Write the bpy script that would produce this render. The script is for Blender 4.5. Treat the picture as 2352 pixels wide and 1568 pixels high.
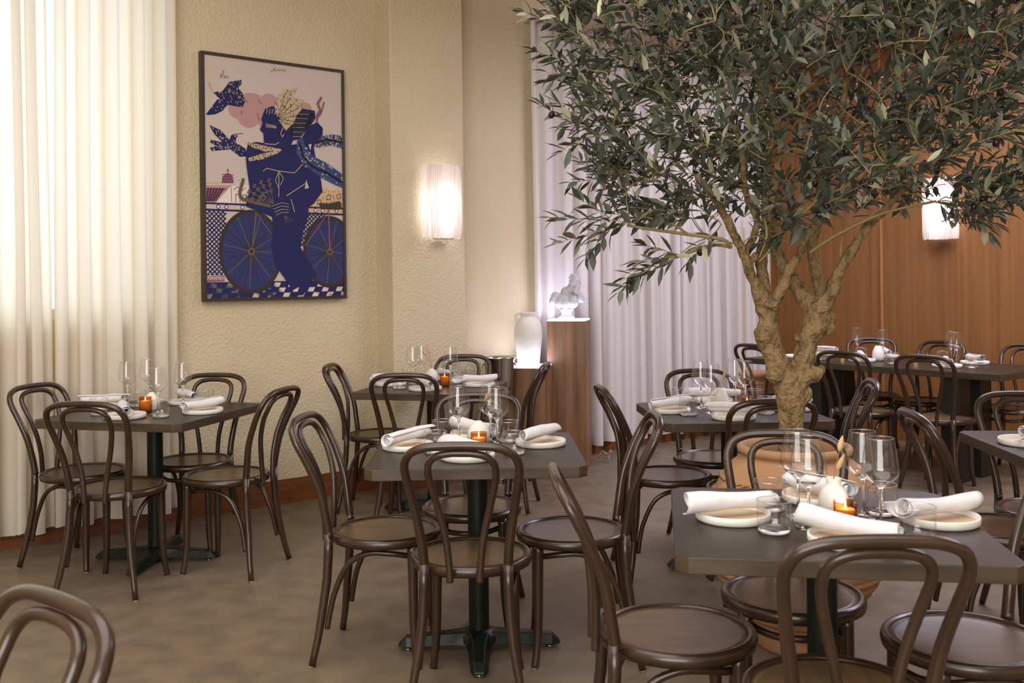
import bpy, bmesh, math, random
import numpy as np
from mathutils import Vector, Matrix, noise as mnoise
# strengths used below
EXPO, WORLD = 1.16, 0.45
P_WIN, P_WIN2, P_CEIL, P_LOW, P_FILL = 46., 1., 92., 92., 84.
P_SCONCE, P_PED, P_CANDLE, E_PANEL = 0.9, 1.1, 0.02, 1.0
N_SPRAY = 600

for o in list(bpy.data.objects):
    bpy.data.objects.remove(o, do_unlink=True)
scene = bpy.context.scene
COL = scene.collection
PI = math.pi
R = math.radians

# ---------------------------------------------------------------- camera
FPX, CAMH, ROLL = 2250.0, 1.385, 0.012
cam_d = bpy.data.cameras.new('camera')
cam = bpy.data.objects.new('camera', cam_d)
COL.objects.link(cam)
cam_d.sensor_width = 36.0
cam_d.lens = 36.0 * FPX / 2352.0
cam_d.shift_y = -139.0 / 2352.0
cam_d.clip_start = 0.05
cr, sr_ = math.cos(ROLL), math.sin(ROLL)
cam.matrix_world = Matrix(((cr, sr_, 0, 0), (0, 0, -1, 0), (-sr_, cr, 0, CAMH), (0, 0, 0, 1)))
cam_d.dof.use_dof = True
cam_d.dof.focus_distance = 4.6
cam_d.dof.aperture_fstop = 5.6
scene.camera = cam

# ---------------------------------------------------------------- room frame: s runs along the window wall, n out of it
WB = Vector((-2.723, 5.178, 0.0))
DS = Vector((0.78391, 0.62087, 0.0))
DN = Vector((0.62087, -0.78391, 0.0))
WYAW = math.atan2(DS.y, DS.x)
def W(s, n, z=0.0):
    return WB + DS * s + DN * n + Vector((0, 0, z))
S_END = 6.60      # timber wall
S_LOW = 3.60      # where the lower ceiling starts
Z_LOW, Z_HIGH = 3.34, 3.95
S0, N1 = -4.2, 8.6

# ---------------------------------------------------------------- light and exposure
scene.view_settings.view_transform = 'Standard'
scene.view_settings.look = 'None'
scene.view_settings.gamma = 1.0
scene.view_settings.use_curve_mapping = False
scene.view_settings.exposure = EXPO
scene.cycles.use_denoising = True
scene.cycles.max_bounces = 9
scene.cycles.diffuse_bounces = 4
scene.cycles.glossy_bounces = 4
scene.cycles.transmission_bounces = 8
scene.cycles.transparent_max_bounces = 24
scene.cycles.sample_clamp_indirect = 3.0
scene.cycles.caustics_reflective = False
scene.cycles.caustics_refractive = False
world = bpy.data.worlds.new('daylight')
scene.world = world
world.use_nodes = True
bg = world.node_tree.nodes['Background']
bg.inputs[0].default_value = (0.92, 0.97, 1.0, 1)
bg.inputs[1].default_value = WORLD
def area(name, loc, aim, sx, sy, power, col, spread=None):
    l = bpy.data.lights.new(name, 'AREA')
    l.shape = 'RECTANGLE'; l.size = sx; l.size_y = sy; l.energy = power; l.color = col
    if spread: l.spread = spread
    o = bpy.data.objects.new(name, l); COL.objects.link(o)
    o.location = loc
    d = (Vector(aim) - Vector(loc)).normalized()
    if abs(d.z) > .99:
        o.rotation_euler = (0 if d.z < 0 else PI, 0, WYAW)
    else:
        o.rotation_euler = d.to_track_quat('-Z', 'Y').to_euler()
    return o
def point(name, loc, power, col, rad=0.03):
    l = bpy.data.lights.new(name, 'POINT'); l.energy = power; l.color = col; l.shadow_soft_size = rad
    o = bpy.data.objects.new(name, l); COL.objects.link(o); o.location = loc
    return o
# daylight outside the curtained windows of the left wall
area('window_daylight', W(-1.15, -0.75, 2.30), W(-1.15, 0, 2.30), 4.3, 2.3, P_WIN, (0.70, 0.84, 1.0))
area('far_window_daylight', W(5.85, -0.75, 2.55), W(5.85, 0, 2.55), 1.4, 1.5, P_WIN2, (0.82, 0.88, 1.0))
# warm ceiling lighting over the high part of the room, cooler over the low part
area('ceiling_light', W(-0.9, 4.4, Z_HIGH - 0.05), W(-0.9, 4.4, 0), 4.5, 5.0, P_CEIL, (1.0, 0.965, 0.92))
area('low_ceiling_light', W(5.0, 3.6, Z_LOW - 0.04), W(5.0, 3.6, 0), 1.6, 4.5, P_LOW, (0.88, 0.85, 1.0))
# added soft fill lamp inside the room behind the camera, no window there
area('rear_fill_light', W(-3.2, 6.6, 1.9), W(2.6, 1.5, 1.2), 3.6, 2.2, P_FILL, (1.0, 0.98, 0.94))

# ---------------------------------------------------------------- helpers
def srgb(r, g, b):
    f = lambda c: (c / 12.92 if c <= .04045 else ((c + .055) / 1.055) ** 2.4)
    return (f(r / 255), f(g / 255), f(b / 255), 1.0)
def nt(name):
    m = bpy.data.materials.new(name); m.use_nodes = True
    return m, m.node_tree.nodes, m.node_tree.links, m.node_tree.nodes['Principled BSDF']
def plain(name, col, rough=.5, metal=0., trans=0., ior=1.45, coat=0., spec=.5, emit=None, estr=0., sub=0.):
    m, N, L, p = nt(name)
    p.inputs['Base Color'].default_value = col
    p.inputs['Roughness'].default_value = rough
    p.inputs['Metallic'].default_value = metal
    p.inputs['Transmission Weight'].default_value = trans
    p.inputs['IOR'].default_value = ior
    p.inputs['Coat Weight'].default_value = coat
    p.inputs['Specular IOR Level'].default_value = spec
    if emit:
        p.inputs['Emission Color'].default_value = emit
        p.inputs['Emission Strength'].default_value = estr
    if sub:
        p.inputs['Subsurface Weight'].default_value = sub
        p.inputs['Subsurface Radius'].default_value = (.02, .015, .01)
    return m
def mottled(name, c1, c2, scale=4., rough=.5, bump=0., bscale=80., stretch=(1, 1, 1), detail=6., coat=0., lo=.35, hi=.65, bdetail=3., rvar=0., dist=.01, coord='Object', spec=.5, coatr=.1):
    m, N, L, p = nt(name)
    tc = N.new('ShaderNodeTexCoord'); mp = N.new('ShaderNodeMapping')
    mp.inputs['Scale'].default_value = stretch
    L.new(tc.outputs[coord], mp.inputs[0])
    nz = N.new('ShaderNodeTexNoise'); nz.inputs['Scale'].default_value = scale; nz.inputs['Detail'].default_value = detail
    L.new(mp.outputs[0], nz.inputs['Vector'])
    rp = N.new('ShaderNodeValToRGB')
    rp.color_ramp.elements[0].color = c1; rp.color_ramp.elements[1].color = c2
    rp.color_ramp.elements[0].position = lo; rp.color_ramp.elements[1].position = hi
    L.new(nz.outputs['Fac'], rp.inputs[0]); L.new(rp.outputs[0], p.inputs['Base Color'])
    p.inputs['Roughness'].default_value = rough
    p.inputs['Coat Weight'].default_value = coat
    p.inputs['Coat Roughness'].default_value = coatr
    p.inputs['Specular IOR Level'].default_value = spec
    if rvar:
        mr = N.new('ShaderNodeMapRange'); mr.inputs[3].default_value = rough - rvar; mr.inputs[4].default_value = rough + rvar
        L.new(nz.outputs['Fac'], mr.inputs[0]); L.new(mr.outputs[0], p.inputs['Roughness'])
    if bump:
        b = N.new('ShaderNodeBump'); b.inputs['Strength'].default_value = bump; b.inputs['Distance'].default_value = dist
        n2 = N.new('ShaderNodeTexNoise'); n2.inputs['Scale'].default_value = bscale; n2.inputs['Detail'].default_value = bdetail
        L.new(mp.outputs[0], n2.inputs['Vector']); L.new(n2.outputs['Fac'], b.inputs['Height']); L.new(b.outputs[0], p.inputs['Normal'])
    return m
def cloth_mat(name, col, tfac, rough=.9):
    m, N, L, p = nt(name)
    out = N['Material Output']
    d = N.new('ShaderNodeBsdfDiffuse'); t = N.new('ShaderNodeBsdfTranslucent'); mx = N.new('ShaderNodeMixShader')
    d.inputs[0].default_value = col; t.inputs[0].default_value = col
    tc = N.new('ShaderNodeTexCoord'); nz = N.new('ShaderNodeTexNoise'); nz.inputs['Scale'].default_value = 400.
    L.new(tc.outputs['Object'], nz.inputs['Vector'])
    b = N.new('ShaderNodeBump'); b.inputs['Strength'].default_value = .15; b.inputs['Distance'].default_value = .002
    L.new(nz.outputs['Fac'], b.inputs['Height']); L.new(b.outputs[0], d.inputs['Normal'])
    mx.inputs[0].default_value = tfac
    L.new(d.outputs[0], mx.inputs[1]); L.new(t.outputs[0], mx.inputs[2]); L.new(mx.outputs[0], out.inputs[0])
    return m
def thin_glass(name, tint=(1, 1, 1, 1), edge=(.28, .30, .31, 1)):
    m, N, L, p = nt(name)
    out = N['Material Output']; N.remove(p)
    tr = N.new('ShaderNodeBsdfTransparent'); gl = N.new('ShaderNodeBsdfGlossy'); mx = N.new('ShaderNodeMixShader')
    gl.inputs['Roughness'].default_value = .02
    lw = N.new('ShaderNodeLayerWeight'); lw.inputs['Blend'].default_value = .35
    rp = N.new('ShaderNodeValToRGB')
    rp.color_ramp.elements[0].color = tint; rp.color_ramp.elements[0].position = .62
    rp.color_ramp.elements[1].color = edge; rp.color_ramp.elements[1].position = 1.
    L.new(lw.outputs['Facing'], rp.inputs[0]); L.new(rp.outputs[0], tr.inputs[0])
    pw = N.new('ShaderNodeMath'); pw.operation = 'POWER'; pw.inputs[1].default_value = 4.0
    mm = N.new('ShaderNodeMath'); mm.operation = 'MULTIPLY_ADD'; mm.inputs[1].default_value = .75; mm.inputs[2].default_value = .085; mm.use_clamp = True
    l2 = N.new('ShaderNodeLayerWeight'); l2.inputs['Blend'].default_value = .5
    L.new(l2.outputs['Facing'], pw.inputs[0]); L.new(pw.outputs[0], mm.inputs[0])
    L.new(mm.outputs[0], mx.inputs[0]); L.new(tr.outputs[0], mx.inputs[1]); L.new(gl.outputs[0], mx.inputs[2])
    L.new(mx.outputs[0], out.inputs[0])
    return m

def mk(name, v, f, mat, parent=None, smooth=True, mids=None, loc=None, rot=None):
    me = bpy.data.meshes.new(name)
    me.from_pydata([tuple(p) for p in v], [], f)
    for m in (mat if isinstance(mat, (list, tuple)) else [mat]):
        me.materials.append(m)
    if mids is not None:
        me.polygons.foreach_set('material_index', mids)
    if smooth:
        me.polygons.foreach_set('use_smooth', [True] * len(me.polygons))
    me.update()
    o = bpy.data.objects.new(name, me); COL.objects.link(o)
    if parent: o.parent = parent
    if loc is not None: o.location = loc
    if rot is not None: o.rotation_euler = rot
    return o
def sharp(o, ang=35):
    me = o.data
    bm = bmesh.new(); bm.from_mesh(me)
    bmesh.ops.recalc_face_normals(bm, faces=bm.faces)
    for e in bm.edges:
        e.smooth = not (len(e.link_faces) == 2 and e.calc_face_angle(0) > R(ang))
    bm.to_mesh(me); bm.free()
    return o
def bevel(o, w, seg=2):
    b = o.modifiers.new('bevel', 'BEVEL'); b.width = w; b.segments = seg; b.limit_method = 'ANGLE'; b.angle_limit = R(40)
    b.harden_normals = False
    return o
class Geo:
    def __init__(g): g.v = []; g.f = []; g.m = []
    def add(g, v, f, mi=0, xf=None):
        k = len(g.v)
        g.v += [(xf @ Vector(p)) if xf is not None else Vector(p) for p in v]
        g.f += [tuple(i + k for i in q) for q in f]
        g.m += [mi] * len(f)
        return g
    def out(g, name, mat, parent=None, smooth=True, loc=None, rot=None):
        return mk(name, g.v, g.f, mat, parent, smooth, g.m, loc, rot)
def catmull(pts, n):
    P = [Vector(p) for p in pts]; out = []
    for i in range(len(P) - 1):
        p0 = P[max(i - 1, 0)]; p1 = P[i]; p2 = P[i + 1]; p3 = P[min(i + 2, len(P) - 1)]
        for k in range(n):
            t = k / n
            out.append(.5 * ((2 * p1) + (p2 - p0) * t + (2 * p0 - 5 * p1 + 4 * p2 - p3) * t * t + (3 * p1 - p0 - 3 * p2 + p3) * t ** 3))
    out.append(P[-1]); return out
def lerp_list(vals, n):
    o = []
    for i in range(len(vals) - 1):
        o += [vals[i] + (vals[i + 1] - vals[i]) * k / n for k in range(n)]
    return o + [vals[-1]]
def tube(path, rad, seg=12, cap=True):
    P = [Vector(p) for p in path]; n = len(P)
    if not isinstance(rad, (list, tuple)): rad = [rad] * n
    v = []; f = []
    t0 = (P[1] - P[0]).normalized()
    up = Vector((0, 0, 1)) if abs(t0.z) < .9 else Vector((1, 0, 0))
    u = t0.cross(up).normalized()
    for i in range(n):
        t = (P[min(i + 1, n - 1)] - P[max(i - 1, 0)]).normalized()
        u = (u - t * u.dot(t)).normalized(); w = t.cross(u)
        for k in range(seg):
            a = 2 * PI * k / seg
            v.append(P[i] + (u * math.cos(a) + w * math.sin(a)) * rad[i])
    for i in range(n - 1):
        for k in range(seg):
            k2 = (k + 1) % seg
            f.append((i * seg + k, i * seg + k2, (i + 1) * seg + k2, (i + 1) * seg + k))
    if cap:
        f.append(tuple(range(seg))[::-1]); f.append(tuple((n - 1) * seg + k for k in range(seg)))
    return v, f
def lathe(prof, seg=32, close=False):
    v = []; f = []; n = len(prof)
    for r, z in prof:
        for k in range(seg):
            a = 2 * PI * k / seg
            v.append((max(r, 1e-5) * math.cos(a), max(r, 1e-5) * math.sin(a), z))
    rng = n if close else n - 1
    for i in range(rng):
        j = (i + 1) % n
        for k in range(seg):
            k2 = (k + 1) % seg
            f.append((i * seg + k, i * seg + k2, j * seg + k2, j * seg + k))
    return v, f
def boxg(x0, x1, y0, y1, z0, z1):
    v = [(x, y, z) for z in (z0, z1) for x, y in ((x0, y0), (x1, y0), (x1, y1), (x0, y1))]
    f = [(3, 2, 1, 0), (4, 5, 6, 7), (0, 1, 5, 4), (1, 2, 6, 5), (2, 3, 7, 6), (3, 0, 4, 7)]
    return v, f
def boxw(s0, s1, n0, n1, z0, z1):       # a box laid out in room coordinates
    v = [W(s, n, z) for z in (z0, z1) for s, n in ((s0, n0), (s1, n0), (s1, n1), (s0, n1))]
    f = [(0, 1, 2, 3), (7, 6, 5, 4), (4, 5, 1, 0), (5, 6, 2, 1), (6, 7, 3, 2), (7, 4, 0, 3)]
    return v, f
def prism(poly, z0, z1):
    n = len(poly)
    v = [(x, y, z0) for x, y in poly] + [(x, y, z1) for x, y in poly]
    f = [tuple(range(n))[::-1], tuple(range(n, 2 * n))] + [(i, (i + 1) % n, n + (i + 1) % n, n + i) for i in range(n)]
    return v, f
def thing(name, label, cat, loc=(0, 0, 0), rz=0., group=None):
    o = bpy.data.objects.new(name, None); COL.objects.link(o)
    o.empty_display_size = .05
    o.location = loc; o.rotation_euler = (0, 0, rz)
    return tag(o, label, cat, group)
def tag(o, label, cat, group=None, kind=None):
    o['label'] = label; o['category'] = cat
    if group: o['group'] = group
    if kind: o['kind'] = kind
    return o
def struct(o):
    o['kind'] = 'structure'; return o
def dup(root, loc, rz, label, group=None):
    r = root.copy(); COL.objects.link(r); r.location = loc; r.rotation_euler = (0, 0, rz); r['label'] = label
    if group: r['group'] = group
    for ch in list(root.children):
        c = ch.copy(); COL.objects.link(c); c.parent = r
        for g in ch.children:
            d = g.copy(); COL.objects.link(d); d.parent = c
    return r
# ---------------------------------------------------------------- materials
M = {}
M['stucco'] = mottled('stucco', srgb(203, 187, 156), srgb(209, 194, 164), 1.2, .9, .7, 60., bdetail=4., dist=.012, spec=.2)
M['plaster'] = mottled('smooth_plaster', srgb(222, 207, 188), srgb(226, 212, 194), 1., .9, .05, 60., spec=.2)
M['ceil'] = mottled('ceiling_paint', srgb(206, 186, 180), srgb(210, 190, 184), 1., .9, spec=.2)
M['floor'] = mottled('polished_concrete', srgb(106, 93, 76), srgb(124, 107, 87), 7., .46, .15, 60., detail=12., rvar=.1, dist=.004, spec=.35)
M['skirting'] = mottled('stained_skirting', srgb(104, 60, 32), srgb(120, 72, 40), 6., .4, stretch=(1, 1, 8))
M['oak'] = mottled('oak_panel', srgb(120, 79, 42), srgb(136, 92, 51), 5., .42, .05, 60., stretch=(5, 5, .10), detail=8., dist=.003, spec=.35)
M['oaktrim'] = mottled('oak_cover_strip', srgb(150, 104, 62), srgb(166, 118, 74), 9., .4, stretch=(4, 4, .2))
M['walnut'] = mottled('walnut_veneer', srgb(92, 64, 42), srgb(146, 106, 72), 7., .45, .06, 60., stretch=(3, 3, .22), detail=8., lo=.3, hi=.7, dist=.003)
M['bent'] = mottled('stained_beech', srgb(46, 31, 20), srgb(58, 40, 26), 14., .30, stretch=(1, 1, .3), coat=.25, coatr=.18)
M['seat'] = mottled('stained_seat_veneer', srgb(80, 61, 42), srgb(102, 80, 55), 5., .33, .03, 40., stretch=(5, .7, 1), detail=8., dist=.002, coat=.15, coatr=.25)
M['glide'] = plain('felt_glide', srgb(150, 125, 98), .8)
M['top'] = mottled('table_laminate', srgb(42, 34, 25), srgb(48, 39, 29), 3., .40, .02, 90., dist=.002, spec=.4)
M['edge'] = mottled('table_edge_stain', srgb(58, 46, 34), srgb(74, 60, 44), 6., .4, stretch=(1, 1, 6))
M['iron'] = mottled('black_enamel_iron', srgb(15, 20, 15), srgb(22, 27, 20), 8., .38, .05, 90., dist=.003, spec=.3)
M['slab'] = mottled('dark_post_laminate', srgb(34, 32, 28), srgb(42, 40, 34), 5., .45)
M['chrome'] = plain('chrome', (.62, .60, .57, 1), .09, 1.)
M['ceramic'] = mottled('matt_white_ceramic', srgb(222, 219, 211), srgb(228, 225, 217), 20., .55, .02, 160., dist=.002)
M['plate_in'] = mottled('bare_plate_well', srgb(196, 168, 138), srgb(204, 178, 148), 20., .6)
M['linen'] = mottled('white_linen', srgb(216, 214, 215), srgb(222, 220, 221), 30., .9, .12, 500., dist=.001, spec=.2)
M['glass'] = thin_glass('clear_thin_glass')
M['gsolid'] = plain('clear_solid_glass', (1, 1, 1, 1), .0, 0, 1., 1.46)
M['amber'] = thin_glass('amber_glass', (.80, .40, .12, 1), (.40, .16, .04, 1))
M['wax'] = plain('candle_wax', srgb(245, 235, 220), .6, sub=.3)
M['flame'] = plain('flame', (1, .8, .5, 1), .5, emit=(1, .78, .5, 1), estr=14.)
M['curtL'] = cloth_mat('warm_curtain_cloth', srgb(238, 229, 213), .38)
M['curtR'] = cloth_mat('pale_curtain_cloth', srgb(230, 223, 222), .22)
M['terra'] = mottled('terracotta', srgb(172, 132, 97), srgb(188, 147, 110), 5., .85, .15, 120., dist=.004, spec=.2)
M['soil'] = mottled('potting_mix', srgb(70, 58, 40), srgb(120, 104, 74), 60., .95, .6, 90., dist=.02)
M['bark'] = mottled('olive_bark', srgb(92, 74, 48), srgb(158, 132, 94), 30., .9, 1., 60., bdetail=8., dist=.03, lo=.28, hi=.55, spec=.2, stretch=(1, 1, .8))
M['twig'] = plain('green_twig', srgb(148, 130, 86), .7)
M['olive'] = plain('ripe_olive', srgb(40, 22, 28), .25)
M['blackframe'] = plain('dark_bronze_frame', srgb(58, 46, 36), .45)
M['blackband'] = plain('black_iron_band', srgb(24, 20, 18), .5)
M['cord'] = thin_glass('clear_plastic_cord', (.92, .92, .95, 1), (.6, .6, .66, 1))
M['frost'] = plain('frosted_glass', (.66, .66, .69, 1), .30, 0, .30, 1.3)
M['panel'] = plain('lit_acrylic', (.95, .95, 1, 1), .4, emit=(.80, .80, 1, 1), estr=E_PANEL)
M['shade'] = cloth_mat('pleated_paper_shade', srgb(238, 228, 218), .36)
M['black'] = plain('black_metal', srgb(20, 18, 18), .4)
M['bunny'] = plain('dried_grass_head', srgb(200, 164, 122), .95)
M['stalk'] = plain('dried_stalk', srgb(150, 122, 84), .9)
def leafmat():
    m, N, L, p = nt('olive_leaf')
    at = N.new('ShaderNodeAttribute'); at.attribute_name = 'tint'
    rp = N.new('ShaderNodeValToRGB'); e = rp.color_ramp.elements
    e[0].color = srgb(62, 70, 60); e[0].position = 0
    e[1].color = srgb(176, 176, 150); e[1].position = 1
    x = rp.color_ramp.elements.new(.6); x.color = srgb(92, 98, 82)
    x = rp.color_ramp.elements.new(.82); x.color = srgb(136, 136, 112)
    L.new(at.outputs['Fac'], rp.inputs[0]); L.new(rp.outputs[0], p.inputs['Base Color'])
    p.inputs['Roughness'].default_value = .55
    return m
M['leaf'] = leafmat()
# ---------------------------------------------------------------- room shell
def wbox(name, parts, mat, mids=None):
    g = Geo()
    for i, p in enumerate(parts):
        v, f = boxw(*p); g.add(v, f, mids[i] if mids else 0)
    return struct(sharp(g.out(name, mat, smooth=False)))
W1 = (-3.4, 0.90, 1.21, 3.40)     # window opening: s, s, sill, head
W2 = (5.15, 6.42, 1.85, 3.25)
wbox('floor', [(S0 - .3, S_END + .3, -.3, N1 + .3, -.12, 0)], M['floor'])
wbox('wall_left', [(S0, W1[0], -.25, 0, 0, 4.1), (W1[0], W1[1], -.25, 0, 0, W1[2]), (W1[0], W1[1], -.25, 0, W1[3], 4.1),
                   (W1[1], W2[0], -.25, 0, 0, 4.1), (W2[0], W2[1], -.25, 0, 0, W2[2]), (W2[0], W2[1], -.25, 0, W2[3], 4.1),
                   (W2[1], S_END, -.25, 0, 0, 4.1)], M['stucco'])
pil = wbox('pillar', [(2.31, 2.90, -.02, .205, 0, 4.0)], M['stucco'])
bevel(pil, .012, 3)
wbox('wall_right', [(S_END, S_END + .22, -.25, N1, 0, 4.1)], M['oak'])
wbox('wall_back', [(S0 - .2, S0, -.25, N1, 0, 4.1)], M['plaster'])
wbox('wall_front', [(S0, S_END, N1, N1 + .2, 0, 4.1)], M['plaster'])
o = wbox('ceiling', [(S0 - .2, S_LOW, -.25, N1 + .2, Z_HIGH, Z_HIGH + .2), (S_LOW, S_END + .2, -.25, N1 + .2, Z_LOW, Z_HIGH + .2)], [M['plaster'], M['ceil']])
for p in o.data.polygons:
    p.material_index = 1 if p.normal.z < -.9 else 0
for i, n in enumerate((1.15, 2.37, 3.59)):
    wbox('trim_%d' % (i + 1), [(S_END - .010, S_END + .01, n - .011, n + .011, 0, Z_LOW + .02)], M['oaktrim'])
b1 = wbox('baseboard_left', [(S0, 2.31, -.01, .016, 0, .152), (2.294, 2.31, .016, .221, 0, .152), (2.294, 2.916, .205, .221, 0, .152),
                             (2.90, 2.916, .0, .205, 0, .152), (2.916, S_END, -.01, .016, 0, .152)], M['skirting'])
for k, (a, b, z0, z1) in enumerate((W1, W2)):
    g = Geo()
    for q in ((a, a + .05, z0, z1), (b - .05, b, z0, z1), (a, b, z0, z0 + .05), (a, b, z1 - .05, z1)):
        v, f = boxw(q[0], q[1], -.18, -.11, q[2], q[3]); g.add(v, f)
    wn = struct(g.out('window_%d' % (k + 1), M['plaster'], smooth=False))
    v, f = boxw(a + .04, b - .04, -.150, -.146, z0 + .04, z1 - .04)
    mk('window_pane', v, f, M['glass'], wn, False)

# ---------------------------------------------------------------- curtains
def curtain(name, s0, s1, n0, amp, z0, z1, folds, seed, mat, label, edge=None, sharpness=.35, jit=.35, redge=None):
    rd = random.Random(seed)
    wd = [1 + rd.uniform(-jit, jit) for _ in range(folds)]
    tot = sum(wd); per = 14
    amps = [rd.uniform(.65, 1.25) for _ in range(folds + 1)]
    offs = [rd.uniform(-.25, .25) for _ in range(folds + 1)]
    rows = 26; v = []; cols = folds * per + 1
    for r in range(rows):
        t = r / (rows - 1); z = z0 + (z1 - z0) * t
        sp = .78 + .30 * (1 - t)
        acc = 0
        for c in range(cols):
            k = min(c // per, folds - 1); u = (c - k * per) / per
            base = sum(wd[:k]) / tot + wd[k] * u / tot
            ph = 2 * PI * (c / per)
            am = amps[k] * (1 - u) + amps[k + 1] * u
            of = offs[k] * (1 - u) + offs[k + 1] * u
            a = amp * am * sp
            wob = .35 * math.sin(2.1 * t + k * 1.7)
            nn = n0 + a * (math.sin(ph + wob) + .22 * math.sin(2 * ph + k)) + of * amp * (.4 + .6 * (1 - t))
            ss = s0 + (s1 - s0) * base - sharpness * a * math.sin(2 * (ph + wob)) + .006 * math.sin(5 * t + k)
            if edge is not None:
                ss += edge(t) * (1 - base) ** 3
            if redge is not None:
                ss += redge(t) * base ** 3
            zz = z + (.012 * math.sin(ph * .5 + k) if r == 0 else 0)
            v.append(W(ss, nn, zz))
    f = [(r * cols + c, r * cols + c + 1, (r + 1) * cols + c + 1, (r + 1) * cols + c) for r in range(rows - 1) for c in range(cols - 1)]
    o = mk(name, v, f, mat)
    return tag(o, label, 'curtain', 'full height curtains')
gap = lambda t: .038 * max(0, (t - .45) / .55) - .03 * max(0, .45 - t)
curtain('curtain', .262, .925, .105, .048, .095, 3.75, 5, 11, M['curtL'], 'cream window curtain hanging beside the framed print, right of the bright slit', edge=gap)
curtain('curtain', -.72, .240, .105, .042, .088, 3.75, 8, 5, M['curtL'], 'cream window curtain at the left picture edge, left of the bright slit')
for k, (a, b) in enumerate(((-1.55, -.80), (-2.45, -1.66), (-3.55, -2.58))):
    curtain('curtain', a, b, .105, .040, .088, 3.75, 7, 31 + k, M['curtL'], 'cream window curtain panel, %s of three past the left picture edge' % ('nearest', 'middle', 'farthest')[k])
curtain('curtain', 3.64, 5.99, .055, .044, .085, Z_LOW, 16, 21, M['curtR'], 'pale pleated curtain behind the glass bust and stone coloured pedestals', sharpness=.25,
        redge=lambda t: -.07 * max(0, (t - .5) / .5))
curtain('curtain', 5.93, 6.53, .035, .036, .085, Z_LOW, 4, 8, M['curtR'], 'pale narrow curtain panel meeting the timber wall behind the tree', sharpness=.25)
v, f = boxw(5.99, 6.02, 1.2, 5.2, Z_LOW - .038, Z_LOW - .002)
tag(mk('lighting_track', v, f, M['black'], smooth=False), 'thin black track fixed under the low ceiling near the timber wall', 'track')

# ---------------------------------------------------------------- framed print
cs0, cs1, cz0, cz1 = 1.1186, 2.0364, 1.3026, 2.7588
pic = thing('framed_print', 'large framed print of a blue cyclist with birds on the stucco wall', 'picture', W((cs0 + cs1) / 2, 0, cz0), WYAW)
inv = pic.matrix_basis.inverted()
g = Geo(); fw = .019
for q in ((cs0 - fw, cs0, cz0 - fw, cz1 + fw), (cs1, cs1 + fw, cz0 - fw, cz1 + fw), (cs0, cs1, cz0 - fw, cz0), (cs0, cs1, cz1, cz1 + fw)):
    v, f = boxw(q[0], q[1], .002, .046, q[2], q[3]); g.add(v, f, 0, inv)
g.out('picture_frame', M['blackframe'], pic, False)
PC = [srgb(*c) for c in ((196, 182, 170), (42, 42, 86), (178, 140, 136), (186, 164, 134), (60, 78, 124), (40, 36, 46), (140, 84, 104), (206, 168, 130), (100, 88, 74), (52, 58, 106), (64, 52, 46), (226, 208, 196))]
PM = [plain('print_ink', c, .75, spec=.2) for c in PC]
PAPER, BLUE, PINK, TAN, MID, DARK, PURPLE, SAND, TAUPE, WHEEL, SPOKE, WHITE = range(12)
pg = Geo(); lay = [0]
def pn(x, y): return (cs0 + (cs1 - cs0) * min(max(x, 0.), 1.), cz1 - (cz1 - cz0) * min(max(y, 0.), 1.))
def ink(poly, mi, up=1):
    lay[0] += up * .00003
    n = .0385 + lay[0]
    P = [W(*(pn(x, y)[0], n, pn(x, y)[1])) for x, y in poly]
    pg.add(P, [tuple(range(len(P)))], mi, inv)
def stroke(pts, w, mi):
    lay[0] += .00003; n = .0385 + lay[0]
    asp = (cz1 - cz0) / (cs1 - cs0)
    for (x0, y0), (x1, y1) in zip(pts, pts[1:]):
        dx, dy = x1 - x0, (y1 - y0) * asp; l = math.hypot(dx, dy) or 1e-6
        ox, oy = -dy / l * w / 2, dx / l * w / 2 / asp
        P = [W(pn(a, b)[0], n, pn(a, b)[1]) for a, b in ((x0 + ox, y0 + oy), (x1 + ox, y1 + oy), (x1 - ox, y1 - oy), (x0 - ox, y0 - oy))]
        pg.add(P, [(0, 1, 2, 3)], mi, inv)
def disc(cx, cy, rx, ry, mi, n=40):
    ink([(cx + rx * math.cos(2 * PI * k / n), cy + ry * math.sin(2 * PI * k / n)) for k in range(n)], mi)
rp_ = random.Random(3)
ink([(0, 0), (1, 0), (1, 1), (0, 1)], PAPER)
for c in ((.33, .197, .10, .062), (.45, .175, .065, .045), (.22, .212, .06, .04), (.30, .245, .075, .04), (.42, .240, .065, .04), (.72, .185, .05, .035)): disc(*c, PINK)
for q in (((.27, .165), (.30, .178)), ((.37, .163), (.40, .18)), ((.255, .215), (.25, .235)), ((.365, .22), (.375, .25))): stroke(q, .006, PURPLE)
def speckle(poly, n, mi, w=.006, l=.012, sl=.5):
    xs = [p[0] for p in poly]; ys = [p[1] for p in poly]; k = 0; t = 0
    lay[0] += .00003
    while k < n and t < n * 30:
        t += 1
        x, y = rp_.uniform(min(xs), max(xs)), rp_.uniform(min(ys), max(ys))
        ins = False; j = len(poly) - 1
        for i in range(len(poly)):
            (xi, yi), (xj, yj) = poly[i], poly[j]
            if (yi > y) != (yj > y) and x < (xj - xi) * (y - yi) / (yj - yi) + xi: ins = not ins
            j = i
        if ins:
            a = lay[0]; stroke([(x - l * sl / 2, y - l / 3), (x + l * sl / 2, y + l / 3)], w, mi); lay[0] = a; k += 1
    lay[0] += .00003
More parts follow.
